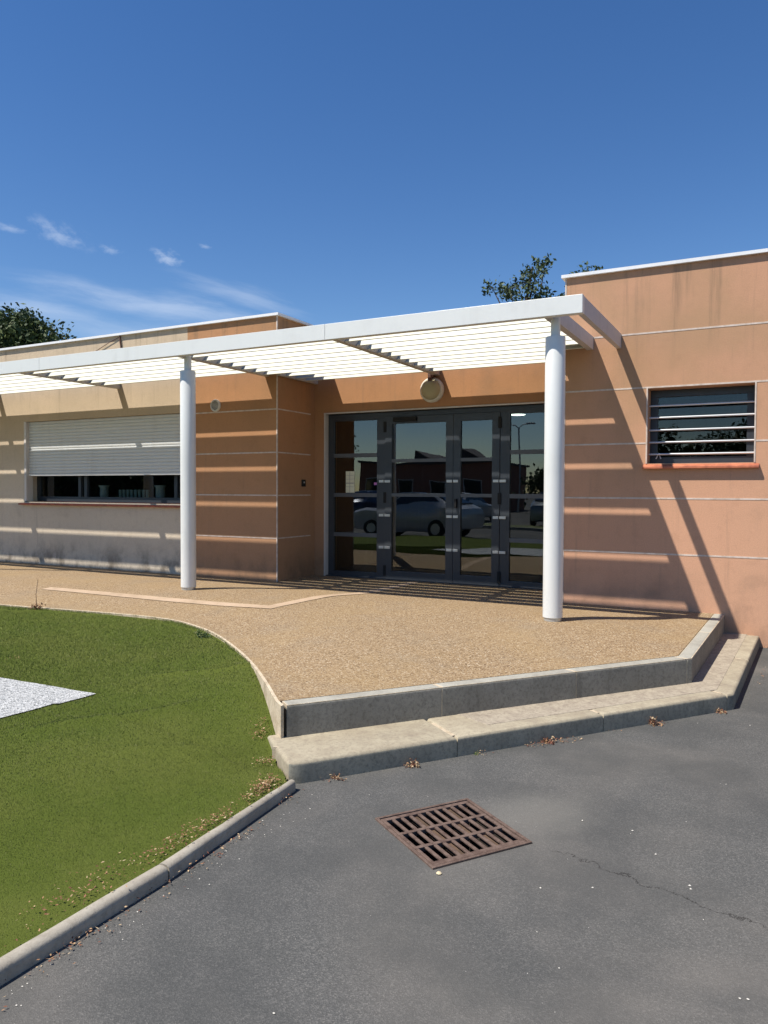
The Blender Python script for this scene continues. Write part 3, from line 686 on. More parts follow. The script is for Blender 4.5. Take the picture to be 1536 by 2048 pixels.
# cream wing with the shuttered window, ochre end bay, return, recess, right block
wall_with_hole('wall', M['cream'], -15.5, -5.49, YL, YL + 0.3, BZ, TOP, -9.085, -5.56, 1.035, 2.375)['label'] = 'cream rendered wall'
box('wall', M['ochre'], bd, -5.49, XL, YL, YL + 0.3, BZ, TOP, label='ochre rendered end bay of the left wing')
box('wall', M['ochre'], bd, XL - 0.3, XL, YL + 0.3, YD + 0.35, BZ, TOP, label='ochre return wall beside the entrance')
DX0, DX1, DZ = -3.735, -0.12, 2.35
b = MB(); b.box(XL, DX0, YD, YD + 0.35, BZ, TOP); b.box(DX1, 0, YD, YD + 0.35, BZ, TOP); b.box(DX0, DX1, YD, YD + 0.35, DZ, TOP)
b.build('wall', M['ochre'], bd, label='ochre wall above the glazed entrance')
wall_with_hole('wall', M['orange'], 0.0, 9.0, 0.0, 0.3, BZ, TOP, 0.885, 1.905, 1.545, 2.34)['label'] = 'orange rendered wall of the right block'
box('wall', M['orange'], bd, 0.0, 0.3, 0.3, YD + 0.35, BZ, TOP)
# hidden sides so the block is closed
b = MB(); b.box(-15.5, -15.2, YL + 0.3, 9.7, BZ, TOP); b.box(8.7, 9.0, 0.3, 9.7, BZ, TOP); b.box(-15.5, 9.0, 9.7, 10.0, BZ, TOP)
b.build('wall', M['cream'], bd)
b = MB(); b.prism([(-15.45, YL + 0.05), (XL - 0.03, YL + 0.05), (XL - 0.03, YD + 0.05), (0.03, YD + 0.05), (0.03, 0.05), (8.95, 0.05), (8.95, 9.95), (-15.45, 9.95)], 3.22, 3.40)
b.build('roof', M['inside'], bd)
# coping sheet: follows the wall heads
b = MB()
def cop(x0, x1, y0, y1): b.box(x0, x1, y0, y1, TOP, TOP + 0.034)
ov_ = 0.04
cop(-15.55, XL + ov_, YL - ov_, YL + 0.34); cop(XL - 0.34, XL + ov_, YL + 0.34, YD - ov_); cop(XL - 0.34, 0.34, YD - ov_, YD + 0.39)
cop(-ov_, 0.34, 0.34, YD - ov_); cop(-ov_, 9.05, -ov_, 0.34); cop(-15.55, -15.16, YL + 0.34, 10.05); cop(8.66, 9.05, 0.34, 10.05); cop(-15.16, 8.66, 9.66, 10.05)
b.build('coping', M['coping'], bd)
# pale joint strips in the render and corner beads
GV = [0.59, 1.177, 1.762, 2.35, 2.925]
b = MB(); h = 0.0085
for z in GV:
    if 1.545 < z < 2.34: b.box(0.0, 0.872, -0.003, 0.001, z - h, z + h); b.box(1.918, 9.0, -0.003, 0.001, z - h, z + h)
    else: b.box(0.0, 9.0, -0.003, 0.001, z - h, z + h)
    b.box(-5.49, XL, YL - 0.003, YL + 0.001, z - h, z + h)
    b.box(XL - 0.001, XL + 0.003, YL, YD - 0.11, z - h, z + h)
b.box(XL - 0.012, XL + 0.004, YL - 0.0045, YL + 0.012, 0.0, TOP); b.box(-0.004, 0.012, -0.0045, 0.012, 0.0, TOP)
b.build('render_joint', M['joint'], bd)
# window corner beads (right window)
for x in (0.872, 1.904): box('corner_bead', M['joint'], bd, x, x + 0.014, -0.006, 0.03, 1.545, 2.342)

# left window
w1 = empty('window', (-7.2, YL, 1.04)); w1.parent = bd; w1.location = Vector((-7.2, YL, 1.04)) - world_loc(bd)
WX0, WX1 = -9.085, -5.49
for x in (WX0, WX1 - 0.05): box('shutter_guide', M['window_white'], w1, x, x + 0.05, YL - 0.010, YL + 0.12, 1.047, 2.374, 0.002)
b = MB(); zz = 1.505; nl = 17; pitch = (2.375 - zz) / nl
prof = []
for k in range(nl):
    z0 = zz + k * pitch; prof += [(YL + 0.062, z0 + 0.002), (YL + 0.052, z0 + 0.012), (YL + 0.050, z0 + pitch * 0.5), (YL + 0.052, z0 + pitch - 0.008), (YL + 0.062, z0 + pitch - 0.001)]
prof = prof + [(YL + 0.075, 2.374), (YL + 0.075, zz + 0.002)]
b.extrude_x(prof, WX0 + 0.05, WX1 - 0.05); b.build('roller_shutter', M['shutter'], w1)
box('shutter_rail', M['shutter'], w1, WX0 + 0.05, WX1 - 0.05, YL + 0.046, YL + 0.078, zz - 0.035, zz + 0.0015)
b = MB(); fy = YL + 0.235
b.box(WX0, WX1, fy, fy + 0.06, 1.045, 1.125)
for x in (WX0, -8.07, -7.93, -5.98, WX1 - 0.06): b.box(x, x + 0.065 if x not in (-8.07,) else x + 0.06, fy - 0.002, fy + 0.062, 1.10, 2.3)
b.build('frame', M['anthracite'], w1)
box('window_pane', M['glass2'], w1, WX0 + 0.02, WX1 - 0.02, fy + 0.028, fy + 0.034, 1.10, 2.36)
b = MB(); b.extrude_x([(YL - 0.065, 0.985), (YL - 0.065, 1.012), (YL + 0.232, 1.046), (YL + 0.232, 0.985)], -9.175, -5.50)
b.build('sill', M['sill_dark'], w1, bevel=0.004, label='dark red tiled sill')

# right window with horizontal guard bars
w2 = empty('window'); w2.parent = bd; w2.location = Vector((1.4, 0, 1.545)) - world_loc(bd)
fy = 0.21
b = MB(); x0, x1, z0, z1 = 0.886, 1.904, 1.545, 2.34
b.box(x0, x1, fy, fy + 0.06, z0, z0 + 0.075); b.box(x0, x1, fy, fy + 0.06, z1 - 0.075, z1); b.box(x0, x0 + 0.075, fy, fy + 0.06, z0 + 0.075, z1 - 0.075); b.box(x1 - 0.075, x1, fy, fy + 0.06, z0 + 0.075, z1 - 0.075)
b.build('frame', M['anthracite'], w2, bevel=0.003)
box('window_pane', M['glass2'], w2, x0 + 0.06, x1 - 0.06, fy + 0.028, fy + 0.034, z0 + 0.06, z1 - 0.06)
for z in (1.648, 1.775, 1.905, 2.038, 2.165):
    MB().tube([(x0, 0.135, z), (x1, 0.135, z)], 0.0105, 12).build('guard_bar', M['bar'], w2, smooth=60)
MB().tube([(0.955, 0.155, 1.600), (0.985, 0.155, 1.655), (1.005, 0.155, 1.600)], 0.007, 8).build('bracket', M['bar'], w2, smooth=60)
b = MB(); b.extrude_x([(-0.062, 1.488), (-0.062, 1.515), (0.0, 1.536), (0.208, 1.549), (0.208, 1.488)], 0.845, 1.955)
b.build('sill', M['sill'], w2, bevel=0.005, label='bright terracotta sill')

# entrance doors
en = empty('entrance_door'); en.parent = bd; en.location = Vector((-2.0, 1.0, 0)) - world_loc(bd)
fy = 1.0; fb = 1.06
b = MB(); b.box(DX0, DX0 + 0.022, YD - 0.012, fy, 0.0, DZ + 0.02); b.box(DX0 + 0.022, DX1, YD - 0.012, fy, DZ, DZ + 0.02); b.box(DX1 - 0.0, DX1 + 0.02, YD - 0.012, fy, 0.0, DZ + 0.02)
b.build('trim', M['window_white'], en, bevel=0.002)
b = MB(); b.box(DX0 + 0.022, DX1, fy, fb, DZ - 0.07, DZ); b.box(DX0 + 0.022, DX0 + 0.09, fy, fb, 0, DZ - 0.07); b.box(DX1 - 0.07, DX1, fy, fb, 0, DZ - 0.07)
b.box(-2.885, -2.775, fy, fb, 0, DZ - 0.07); b.box(-1.085, -0.985, fy, fb, 0, DZ - 0.07)
b.box(DX0 + 0.022, DX1, YD + 0.0, fy, 0.0, 0.012)
b.build('frame', M['anthracite'], en, bevel=0.002)
def panel(name, x0, x1, z0, z1, st, top, bot, rails, rh, yo=0.0, mat='anthracite', parent=en):
    b = MB(); f0, f1 = fy + yo, fb + yo - 0.004
    b.box(x0, x0 + st, f0, f1, z0, z1); b.box(x1 - st, x1, f0, f1, z0, z1)
    b.box(x0 + st, x1 - st, f0, f1, z0, z0 + bot); b.box(x0 + st, x1 - st, f0, f1, z1 - top, z1)
    o = b.build(name, M[mat], parent, bevel=0.0015)
    for r in rails: box('glazing_bar', M['rail_grey'], o, x0 + st, x1 - st, f0 + 0.004, f1 - 0.004, r - rh / 2, r + rh / 2)
    box('pane', M['glass'], o, x0 + st - 0.01, x1 - st + 0.01, f0 + 0.028, f0 + 0.034, z0 + bot - 0.01, z1 - top + 0.01)
    return o
left = panel('side_light', DX0 + 0.09, -2.885, 0.0, DZ - 0.07, 0.022, 0.03, 0.075, (1.752, 1.182, 0.608), 0.055)
d1 = panel('door_leaf', -2.772, -1.742, 0.012, DZ - 0.073, 0.105, 0.095, 0.105, (1.665, 1.187), 0.045, -0.012)
d2 = panel('door_leaf', -1.738, -1.088, 0.012, DZ - 0.073, 0.105, 0.095, 0.105, (1.665, 1.187), 0.045, -0.012)
right = panel('side_light', -0.985, DX1 - 0.07, 0.0, DZ - 0.07, 0.03, 0.03, 0.075, (1.752, 1.182, 0.608), 0.055)
for z in (1.378, 0.90, 0.447):                                        # pale hinge straps
    for (xc, leaf) in ((-2.775, d1), (-1.085, d2)):
        b = MB(); b.box(xc - 0.088, xc - 0.012, fy - 0.024, fy - 0.0125, z - 0.018, z + 0.018); b.box(xc + 0.0, xc + 0.088, fy - 0.024, fy - 0.0125, z - 0.018, z + 0.018)
        b.build('hinge', M['steel'], leaf, bevel=0.003)
    b = MB(); b.box(-1.83, -1.752, fy - 0.024, fy - 0.0125, z - 0.018, z + 0.018); b.box(-1.735, -1.665, fy - 0.024, fy - 0.0125, z - 0.018, z + 0.018)
    b.build('strap', M['steel'], d1, bevel=0.003)
for xc, leaf in ((-2.772, d1), (-1.088, d2)):
    for z in (2.14, 1.15, 0.12):
        box('hinge_cover', M['black'], leaf, xc - 0.022, xc + 0.022, fy - 0.02, fy - 0.012, z - 0.075, z + 0.075, 0.003)
box('door_closer', M['black'], d1, -2.63, -2.28, fy - 0.055, fy - 0.0125, 2.205, 2.265, 0.004)
box('handle', M['black'], d2, -1.705, -1.675, fy - 0.055, fy - 0.012, 1.02, 1.14, 0.006)
pp = box('notice', M['paper'], left, -3.43, -3.285, fy + 0.022, fy + 0.027, 1.215, 1.525)
b = MB()
b.box(-3.365, -3.361, fy + 0.020, fy + 0.0215, 1.22, 1.52)
for z in (1.30, 1.348, 1.41, 1.465): b.box(-3.425, -3.29, fy + 0.020, fy + 0.0215, z, z + (0.010 if z == 1.348 else 0.003))
b.build('notice_rules', M['ink'], left)
box('sticker', M['violet'], left, -2.965, -2.912, fy + 0.022, fy + 0.027, 1.325, 1.36)
# interior: hall behind the doors and room behind the shutter
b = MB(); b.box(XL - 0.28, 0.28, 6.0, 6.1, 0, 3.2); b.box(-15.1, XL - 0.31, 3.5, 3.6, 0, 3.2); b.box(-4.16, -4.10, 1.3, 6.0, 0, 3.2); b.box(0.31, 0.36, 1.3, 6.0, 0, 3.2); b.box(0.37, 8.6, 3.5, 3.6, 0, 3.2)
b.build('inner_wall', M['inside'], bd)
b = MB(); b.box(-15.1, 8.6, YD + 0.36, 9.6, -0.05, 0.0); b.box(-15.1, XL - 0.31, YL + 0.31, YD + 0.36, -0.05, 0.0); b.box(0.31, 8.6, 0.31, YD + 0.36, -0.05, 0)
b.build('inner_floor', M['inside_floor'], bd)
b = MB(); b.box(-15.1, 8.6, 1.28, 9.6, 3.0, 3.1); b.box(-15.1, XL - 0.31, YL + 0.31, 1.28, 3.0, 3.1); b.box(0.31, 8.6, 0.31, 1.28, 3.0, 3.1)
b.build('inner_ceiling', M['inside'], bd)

# things on and in the building
def vent_grille():
    v = empty('wall_vent', (-4.966, YL, 2.445), 'round white louvred vent on the ochre wall right of the tall column', 'vent')
    MB().lathe([(0.088, -0.0), (0.088, -0.018), (0.078, -0.028), (0.068, -0.028), (0.068, -0.012)], (-4.966, YL, 2.445), 'Y').build('ring', M['vent'], v, smooth=40)
    b = MB()
    for k in range(7):
        z = 2.445 - 0.051 + k * 0.017; hw = math.sqrt(max(0, 0.068 ** 2 - (z - 2.445) ** 2)); b.box(-4.966 - hw, -4.966 + hw, YL - 0.024, YL - 0.013, z - 0.0035, z + 0.0035)
    b.build('louvre', M['vent'], v)
    MB().lathe([(0.067, -0.011), (0.067, -0.0125)], (-4.966, YL, 2.445), 'Y').build('backing', M['black'], v)
vent_grille()
def bulkhead():
    c = (-2.01, YD, 2.60); v = empty('wall_lamp', c, 'round cream bulkhead lamp under a joist above the glass doors', 'lamp')
    MB().lathe([(0.165, 0), (0.17, -0.03), (0.165, -0.06), (0.150, -0.075), (0.135, -0.075)], c, 'Y').build('housing', M['lampbody'], v, smooth=40)
    MB().lathe([(0.138, -0.074), (0.132, -0.10), (0.105, -0.135), (0.06, -0.155), (0.01, -0.160)], c, 'Y').build('diffuser', M['lampglass'], v, smooth=60)
    b = MB(); b.box(c[0] - 0.035, c[0] + 0.035, YD - 0.10, YD - 0.0, 2.755, 2.83); b.box(c[0] - 0.022, c[0] + 0.022, YD - 0.13, YD - 0.09, 2.70, 2.80)
    b.build('bracket', M['brown_metal'], v, bevel=0.004)
bulkhead()
M['glow'] = bpy.data.materials.new('lit_lamp'); M['glow'].use_nodes = True
M['glow'].node_tree.nodes['Principled BSDF'].inputs['Emission Color'].default_value = (1, 0.98, 0.9, 1); M['glow'].node_tree.nodes['Principled BSDF'].inputs['Emission Strength'].default_value = 7
# hangs on a short rod
cl = empty('ceiling_light', (-1.89, 4.245, 2.6), 'lit round ceiling lamp seen through the right-hand door glazing', 'ceiling light')
MB().lathe([(0.17, 0), (0.17, -0.02), (0.15, -0.03)], (-1.89, 4.245, 2.6), 'Z').build('rim', M['vent'], cl, smooth=40)
MB().tube([(-1.89, 4.245, 2.6), (-1.89, 4.245, 3.0)], 0.012, 8).build('rod', M['bar'], cl)
MB().lathe([(0.14, -0.0301), (0.12, -0.036), (0.02, -0.04)], (-1.89, 4.245, 2.6), 'Z').build('diffuser', M['glow'], cl, smooth=40)
db = empty('door_bell', (XL, 0.62, 1.35), 'small black push button on the ochre return wall left of the doors', 'push button')
box('plate', M['black'], db, XL, XL + 0.018, 0.575, 0.665, 1.30, 1.40, 0.004); MB().lathe([(0.013, 0.018), (0.012, 0.024)], (XL, 0.62, 1.36), 'X', 16).build('button', M['bar'], db)
# pots on the inside shelf behind the shutter
sh = empty('window_shelf', (-7, 0.4, 1.05), 'dark shelf running behind the shuttered window', 'shelf')
box('board', M['inside'], sh, -8.9, -5.55, 0.31, 0.62, 1.10, 1.125); 
for x in (-8.5, -7.2, -5.9): box('bracket', M['inside'], sh, x, x + 0.03, 0.33, 0.6, 0.9, 1.10)
def pot(x, r, hh, mat, lab, nm='pot'):
    o = MB().lathe([(r * 0.72, 0), (r * 0.8, hh * 0.1), (r * 0.78, hh * 0.8), (r, hh * 0.93), (r, hh), (r * 0.88, hh), (r * 0.7, hh * 0.85)], (x, 0.42, 1.125), seg=24).build(nm, M[mat], smooth=40)
    return tag(o, lab, 'pot', 'pots on the shelf behind the shuttered window')
pot(-7.69, 0.085, 0.19, 'pot', 'wide-rimmed white pot, leftmost behind the half shuttered window')
pot(-6.45, 0.09, 0.19, 'pot', 'white pot at the right end of the row of small beakers')
pot(-5.82, 0.07, 0.15, 'greenpot', 'grey-green pot nearest the white column behind the window')
for k in range(8): tag(MB().lathe([(0.022, 0), (0.027, 0.12), (0.024, 0.12)], (-7.32 + k * 0.085, 0.42, 1.125), seg=14).build('beaker', M['greenpot'], smooth=40), 'small sage beaker in the row between the two white pots', 'beaker', 'beakers in a row behind the shuttered window')
# thin dark tubes below the left coping, for an unidentified dark mark
cb = MB(); cb.tube([(-6.83, YL - 0.02, 3.60), (-6.82, YL - 0.02, 3.50), (-6.80, YL - 0.02, 3.40), (-6.79, YL - 0.018, 3.33)], 0.012, 8); cb.tube([(-6.83, YL - 0.016, 3.585), (-7.05, YL - 0.02, 3.52), (-7.35, YL - 0.018, 3.41), (-7.55, YL - 0.014, 3.33)], 0.005, 6)
tag(cb.build('dark_line', M['brown_metal'], smooth=60), 'thin dark lines below the coping on the cream wall', 'dark_line')

# ------------------------------------------------------------------ canopy
cn = empty('entrance_canopy', (-4, -1.2, 0), 'long white slatted canopy on round white columns in front of the entrance', 'canopy')
FY = -1.82; FZ0, FZ1 = 2.785, 2.945; XE = 0.608
for (a, b_) in ((-15.4, -10.6), (-10.597, -6.35), (-6.347, -2.003), (-2.0, XE)):
    o = MB().box(a, b_, FY, FY + 0.075, FZ0, FZ1).build('fascia', M['white'], cn, bevel=0.003)
box('end_beam', M['endbeam'], cn, XE - 0.055, XE - 0.002, FY + 0.0752, 0.002, FZ0 + 0.002, FZ1 - 0.004, 0.002)
JZ0, JZ1 = 2.795, 2.935
joists = [(0.278, -0.001), (-1.945, YD), (-4.07, YL), (-6.88, YL), (-9.75, YL), (-12.6, YL)]
for x, ye in joists:
    box('joist', M['endbeam'] if x > 0 else M['joist'], cn, x - 0.035, x + 0.035, FY + 0.0752, ye, JZ0, JZ1, 0.002)
box('joist', M['joist'], cn, XL + 0.01, XL + 0.06, YL - 0.02, YD, JZ0, JZ1, 0.002)
def slats(x0, x1, y0, y1, pitch=0.24):
    """one bay: tilted blades, each a folded sheet with real thickness"""
    b = MB()
    for k in range(14):
        y = -1.813 + pitch * k; yf = 0.146; th = 0.0065
        P = [(0.0, 2.803), (0.066, 2.866), (0.078, 2.861), (yf, 2.934)]
        lo, hi_ = max(y0 - y, 0.0), min(y1 - y, yf)
        if hi_ - lo < 0.012: continue
        def zof(u):
            for (a, za), (c, zc) in zip(P[:-1], P[1:]):
                if u <= c: return za + (zc - za) * (u - a) / (c - a)
            return P[-1][1]
        us = [lo] + [p[0] for p in P if lo + 1e-4 < p[0] < hi_ - 1e-4] + [hi_]
        T_ = [(y + u, zof(u)) for u in us]; Q = [(p[0] + th * 0.8, p[1] - th) for p in T_][::-1]
        b.extrude_x(T_ + Q, x0, x1)
    b.build('slat_panel', M['slat'], cn)
S0 = FY + 0.080; RX = 0.242
slats(-1.908, RX, S0, -0.002)                                         # in front of the right wall and the recess
slats(-1.908, -0.062, 0.0, 0.712)
for (a, c_) in ((-12.563, -9.787), (-9.713, -6.917), (-6.843, -4.107)): slats(a, c_, S0, -0.208)
slats(-4.033, -1.982, S0, -0.02)
slats(XL + 0.062, -1.982, -0.02, 0.712)
box('sun_stop', M['slat'], cn, -0.13, RX, -0.235, -0.002, 2.938, 2.943)  # added strip, unseen from below, keeps a sun stripe off the right wall
def column(x, y):
    c = (x, y, terr_z(x, y))
    o = MB().lathe([(0.078, 0.0), (0.078, 0.028), (0.089, 0.034), (0.089, 0.75), (0.0895, 1.5), (0.089, 2.565), (0.086, 2.572), (0.048, 2.574)], c, seg=48).build('column', M['white'], cn, smooth=30)
    MB().lathe([(0.080, 0.001), (0.080, 0.026), (0.07, 0.030)], c, seg=48).build('base_ring', M['steel'], o, smooth=30)
    MB().lathe([(0.042, 2.55), (0.042, 2.748)], c, seg=32).build('neck', M['white'], o, smooth=30)
for (x, y) in ((0.318, -1.600), (-4.035, -1.600), (-8.40, -1.600)): column(x, y)

# ------------------------------------------------------------------ litter, weeds, grit
def leaf_pile(name, spots, mat, size, label, cat, zf):
    vs, fs, ts = [], [], []
    for (x, y, rx, ry, n_) in spots:
        for _ in range(n_):
            px, py = random.gauss(x, rx), random.gauss(y, ry); z = zf(px, py) + random.uniform(0.002, 0.02)
            a = random.uniform(0, 2 * PI); s = size * random.uniform(0.4, 1.3); w = s * random.uniform(0.25, 0.6)
            d = Vector((math.cos(a), math.sin(a), random.uniform(-0.4, 0.5))); e = Vector((-math.sin(a), math.cos(a), random.uniform(-0.5, 0.5)))
            c = Vector((px, py, z)); k = len(vs)
            vs += [c - d * s, c + e * w, c + d * s, c - e * w]; fs.append((k, k + 1, k + 2, k + 3)); ts += [random.random()] * 4
    return tag(soup(name, np.array([tuple(v) for v in vs]), np.array(fs), mat, tint=ts), label, cat, kind='stuff')
lz = lambda x, y: GZ
spots = []
def online(a, b, t_, off=0.02): p = Vector(a).lerp(Vector(b), t_); return p.x + off * 0.8, p.y - off * 0.6
for t_, n_, r_ in ((0.07, 26, .03), (0.21, 40, .02), (0.46, 30, .03), (0.49, 70, .03), (0.53, 50, .035), (0.56, 24, .03), (0.76, 40, .025), (0.79, 22, .02), (0.96, 24, .02), (0.36, 12, .02), (0.66, 12, .03)):
    x, y = online(L_OUT[0], L_OUT[1], t_, 0.022); spots.append((x, y, r_, r_ * 0.8, n_))
spots += [(2.03, -1.2, 0.02, 0.3, 40), (-0.0, -6.2, 0.012, 0.12, 45), (0.015, -6.62, 0.012, 0.1, 60), (0.02, -5.8, 0.012, 0.14, 70), (0.06, -6.5, 0.03, 0.25, 40), (-0.04, -5.3, 0.03, 0.06, 30), (2.1, -0.03, 0.1, 0.02, 30)]
leaf_pile('leaf_litter', spots, M['litter'], 0.0065, 'dry brown leaf fragments gathered along the foot of the steps and kerb', 'leaf litter', lz)
tz = lambda x, y: turf_z(x, y) + 0.012
leaf_pile('dead_leaves', [(-0.16, -5.30, 0.03, 0.06, 300), (-0.13, -5.42, 0.02, 0.06, 110), (-0.36, -5.03, 0.03, 0.03, 70), (-0.56, -4.80, 0.02, 0.04, 90), (-0.62, -4.72, 0.02, 0.04, 40), (-0.12, -5.75, 0.025, 0.10, 200), (-0.12, -6.0, 0.03, 0.10, 130), (-0.15, -6.4, 0.05, 0.18, 170), (-3.19, -4.50, 0.05, 0.03, 26), (-0.135, -6.46, 0.02, 0.02, 8)], M['litter'], 0.0065, 'reddish dead leaves lying on the turf beside the kerb and the step end', 'leaf litter', tz)
def weed(x, y, z, s, n_, lab, mat='weed'):
    """a low tangle of thin stems with small leaves along them"""
    vs, fs, ts = [], [], []
    for _ in range(n_):
        a = random.uniform(0, 2 * PI); r0 = s * random.random() * 0.55; L = s * random.uniform(0.25, 0.8); up = random.uniform(0.15, 1.2)
        p = Vector((x + math.cos(a) * r0 * 1.6, y + math.sin(a) * r0, z)); d = Vector((random.gauss(0, 1), random.gauss(0, 1), 0)).normalized()
        q = p + d * L * 0.5 + Vector((0, 0, L * up)); e = Vector((-d.y, d.x, 0)) * 0.0011; k = len(vs); tn_ = random.random()
        vs += [p - e, p + e, q + e, q - e]; fs.append((k, k + 1, k + 2, k + 3)); ts += [tn_] * 4
        for j in range(5):
            c = p.lerp(q, random.uniform(0.2, 1.05)); u = Vector((random.gauss(0, 1), random.gauss(0, 1), random.gauss(0, 0.8))).normalized(); w = u.orthogonal().normalized()
            l_ = s * random.uniform(0.06, 0.16); k = len(vs); tt = min(1, max(0, tn_ + random.gauss(0, 0.25)))
            vs += [c - u * l_, c + w * l_ * 0.45, c + u * l_, c - w * l_ * 0.45]; fs.append((k, k + 1, k + 2, k + 3)); ts += [tt] * 4
    return tag(soup('weed', np.array([tuple(v) for v in vs]), np.array(fs), M[mat], tint=ts), lab, 'weed', 'weeds along the step and terrace edges')
x, y = online(L_OUT[0], L_OUT[1], 0.22, 0.03); weed(x, y, GZ, 0.055, 34, 'reddish weed tuft against the lower step, straight up from the drain grate', 'litter')
x, y = online(L_OUT[0], L_OUT[1], 0.08, 0.03); weed(x, y, GZ, 0.045, 26, 'small brown weed near the rounded left end of the lower step', 'litter')
x, y = online(L_OUT[0], L_OUT[1], 0.345, 0.015); weed(x, y, GZ, 0.035, 12, 'tiny green weed at the lower step just right of the drain grate')
x, y = online(L_OUT[0], L_OUT[1], 0.50, 0.02); weed(x, y, GZ, 0.06, 40, 'broad dried weed at mid length of the lower step', 'litter')
x, y = online(L_OUT[0], L_OUT[1], 0.765, 0.02); weed(x, y, GZ, 0.075, 40, 'dry weed tuft below the right part of the lower step', 'litter')
x, y = online(L_OUT[0], L_OUT[1], 0.955, 0.02); weed(x, y, GZ, 0.05, 40, 'dry weed at the outer corner of the lower step', 'litter')
for i in range(3): pass
weed(-2.26, -3.36, -0.03, 0.075, 90, 'dark green clump where the turf curves away from the terrace edge')
weed(-2.40, -3.27, -0.03, 0.05, 50, 'smaller green clump left of the darker one on the curved turf edge')
weed(-4.76, -3.10, -0.02, 0.11, 40, 'brown stemmed plant on the far turf edge in front of the cream wall', 'litter')
# its upright dry stalk
tag(MB().tube([(-4.76, -3.10, -0.02), (-4.77, -3.10, 0.14), (-4.75, -3.09, 0.30)], [0.004, 0.003, 0.002], 5).build('dry_stalk', M['brown_metal']), 'single thin upright stalk on the far turf edge', 'stalk')
# pale grit
vs, fs = [], []
def chip(x, y, s):
    k = len(vs); z = GZ + s * 0.4; h_ = s * random.uniform(0.4, 0.8); a = random.uniform(0, PI)
    for i in range(4): aa = a + i * PI / 2; q = s * random.uniform(0.6, 1.1); vs.append((x + q * math.cos(aa), y + q * math.sin(aa) * 0.7, z))
    vs.append((x, y, z + h_)); 
    for i in range(4): fs.append((k + i, k + (i + 1) % 4, k + 4))
for p in [(2.038, -5.837), (2.06, -5.83), (1.835, -5.205), (1.84, -5.23), (1.553, -4.814), (0.817, -6.562), (1.327, -4.818), (-0.0, -5.53), (1.981, -2.84), (1.68, -5.0), (1.5, -5.4), (1.32, -5.5)]: chip(*p, 0.0065)
for _ in range(80): chip(random.uniform(0.0, 3.0), random.uniform(-7.0, -2.6), random.uniform(0.0015, 0.004))
for _ in range(50): chip(0.03 + abs(random.gauss(0, 0.06)), random.uniform(-7.0, -5.1), random.uniform(0.002, 0.005))
vs2, fs2 = [], []
for (v_, f_) in [(vs, fs)]:
    okf = []
    for f in f_:
        xx, yy, _z = v_[f[0]]
        d = (xx - L_OUT[0][0]) * (L_OUT[1][1] - L_OUT[0][1]) - (yy - L_OUT[0][1]) * (L_OUT[1][0] - L_OUT[0][0])
        if d > 0 or yy < -5.2: okf.append(f)
gm = NT('pale_grit', 0.8).color((0.55, 0.52, 0.46)).m
tag(soup('grit', np.array(vs), np.array(okf), gm), 'scattered pale grit on the asphalt', 'grit', kind='stuff')
rb = MB()
for q in range(10):
    c = (-0.0, 0, 0)
tag(MB().lathe([(0.007, 0), (0.012, 0.004), (0.007, 0.009)], (0.925, -5.585, GZ), seg=9).build('pebble', NT('sandy_stone', 0.8).color((0.60, 0.50, 0.32)).m, smooth=60), 'sandy lump at the near corner of the drain grate', 'pebble')

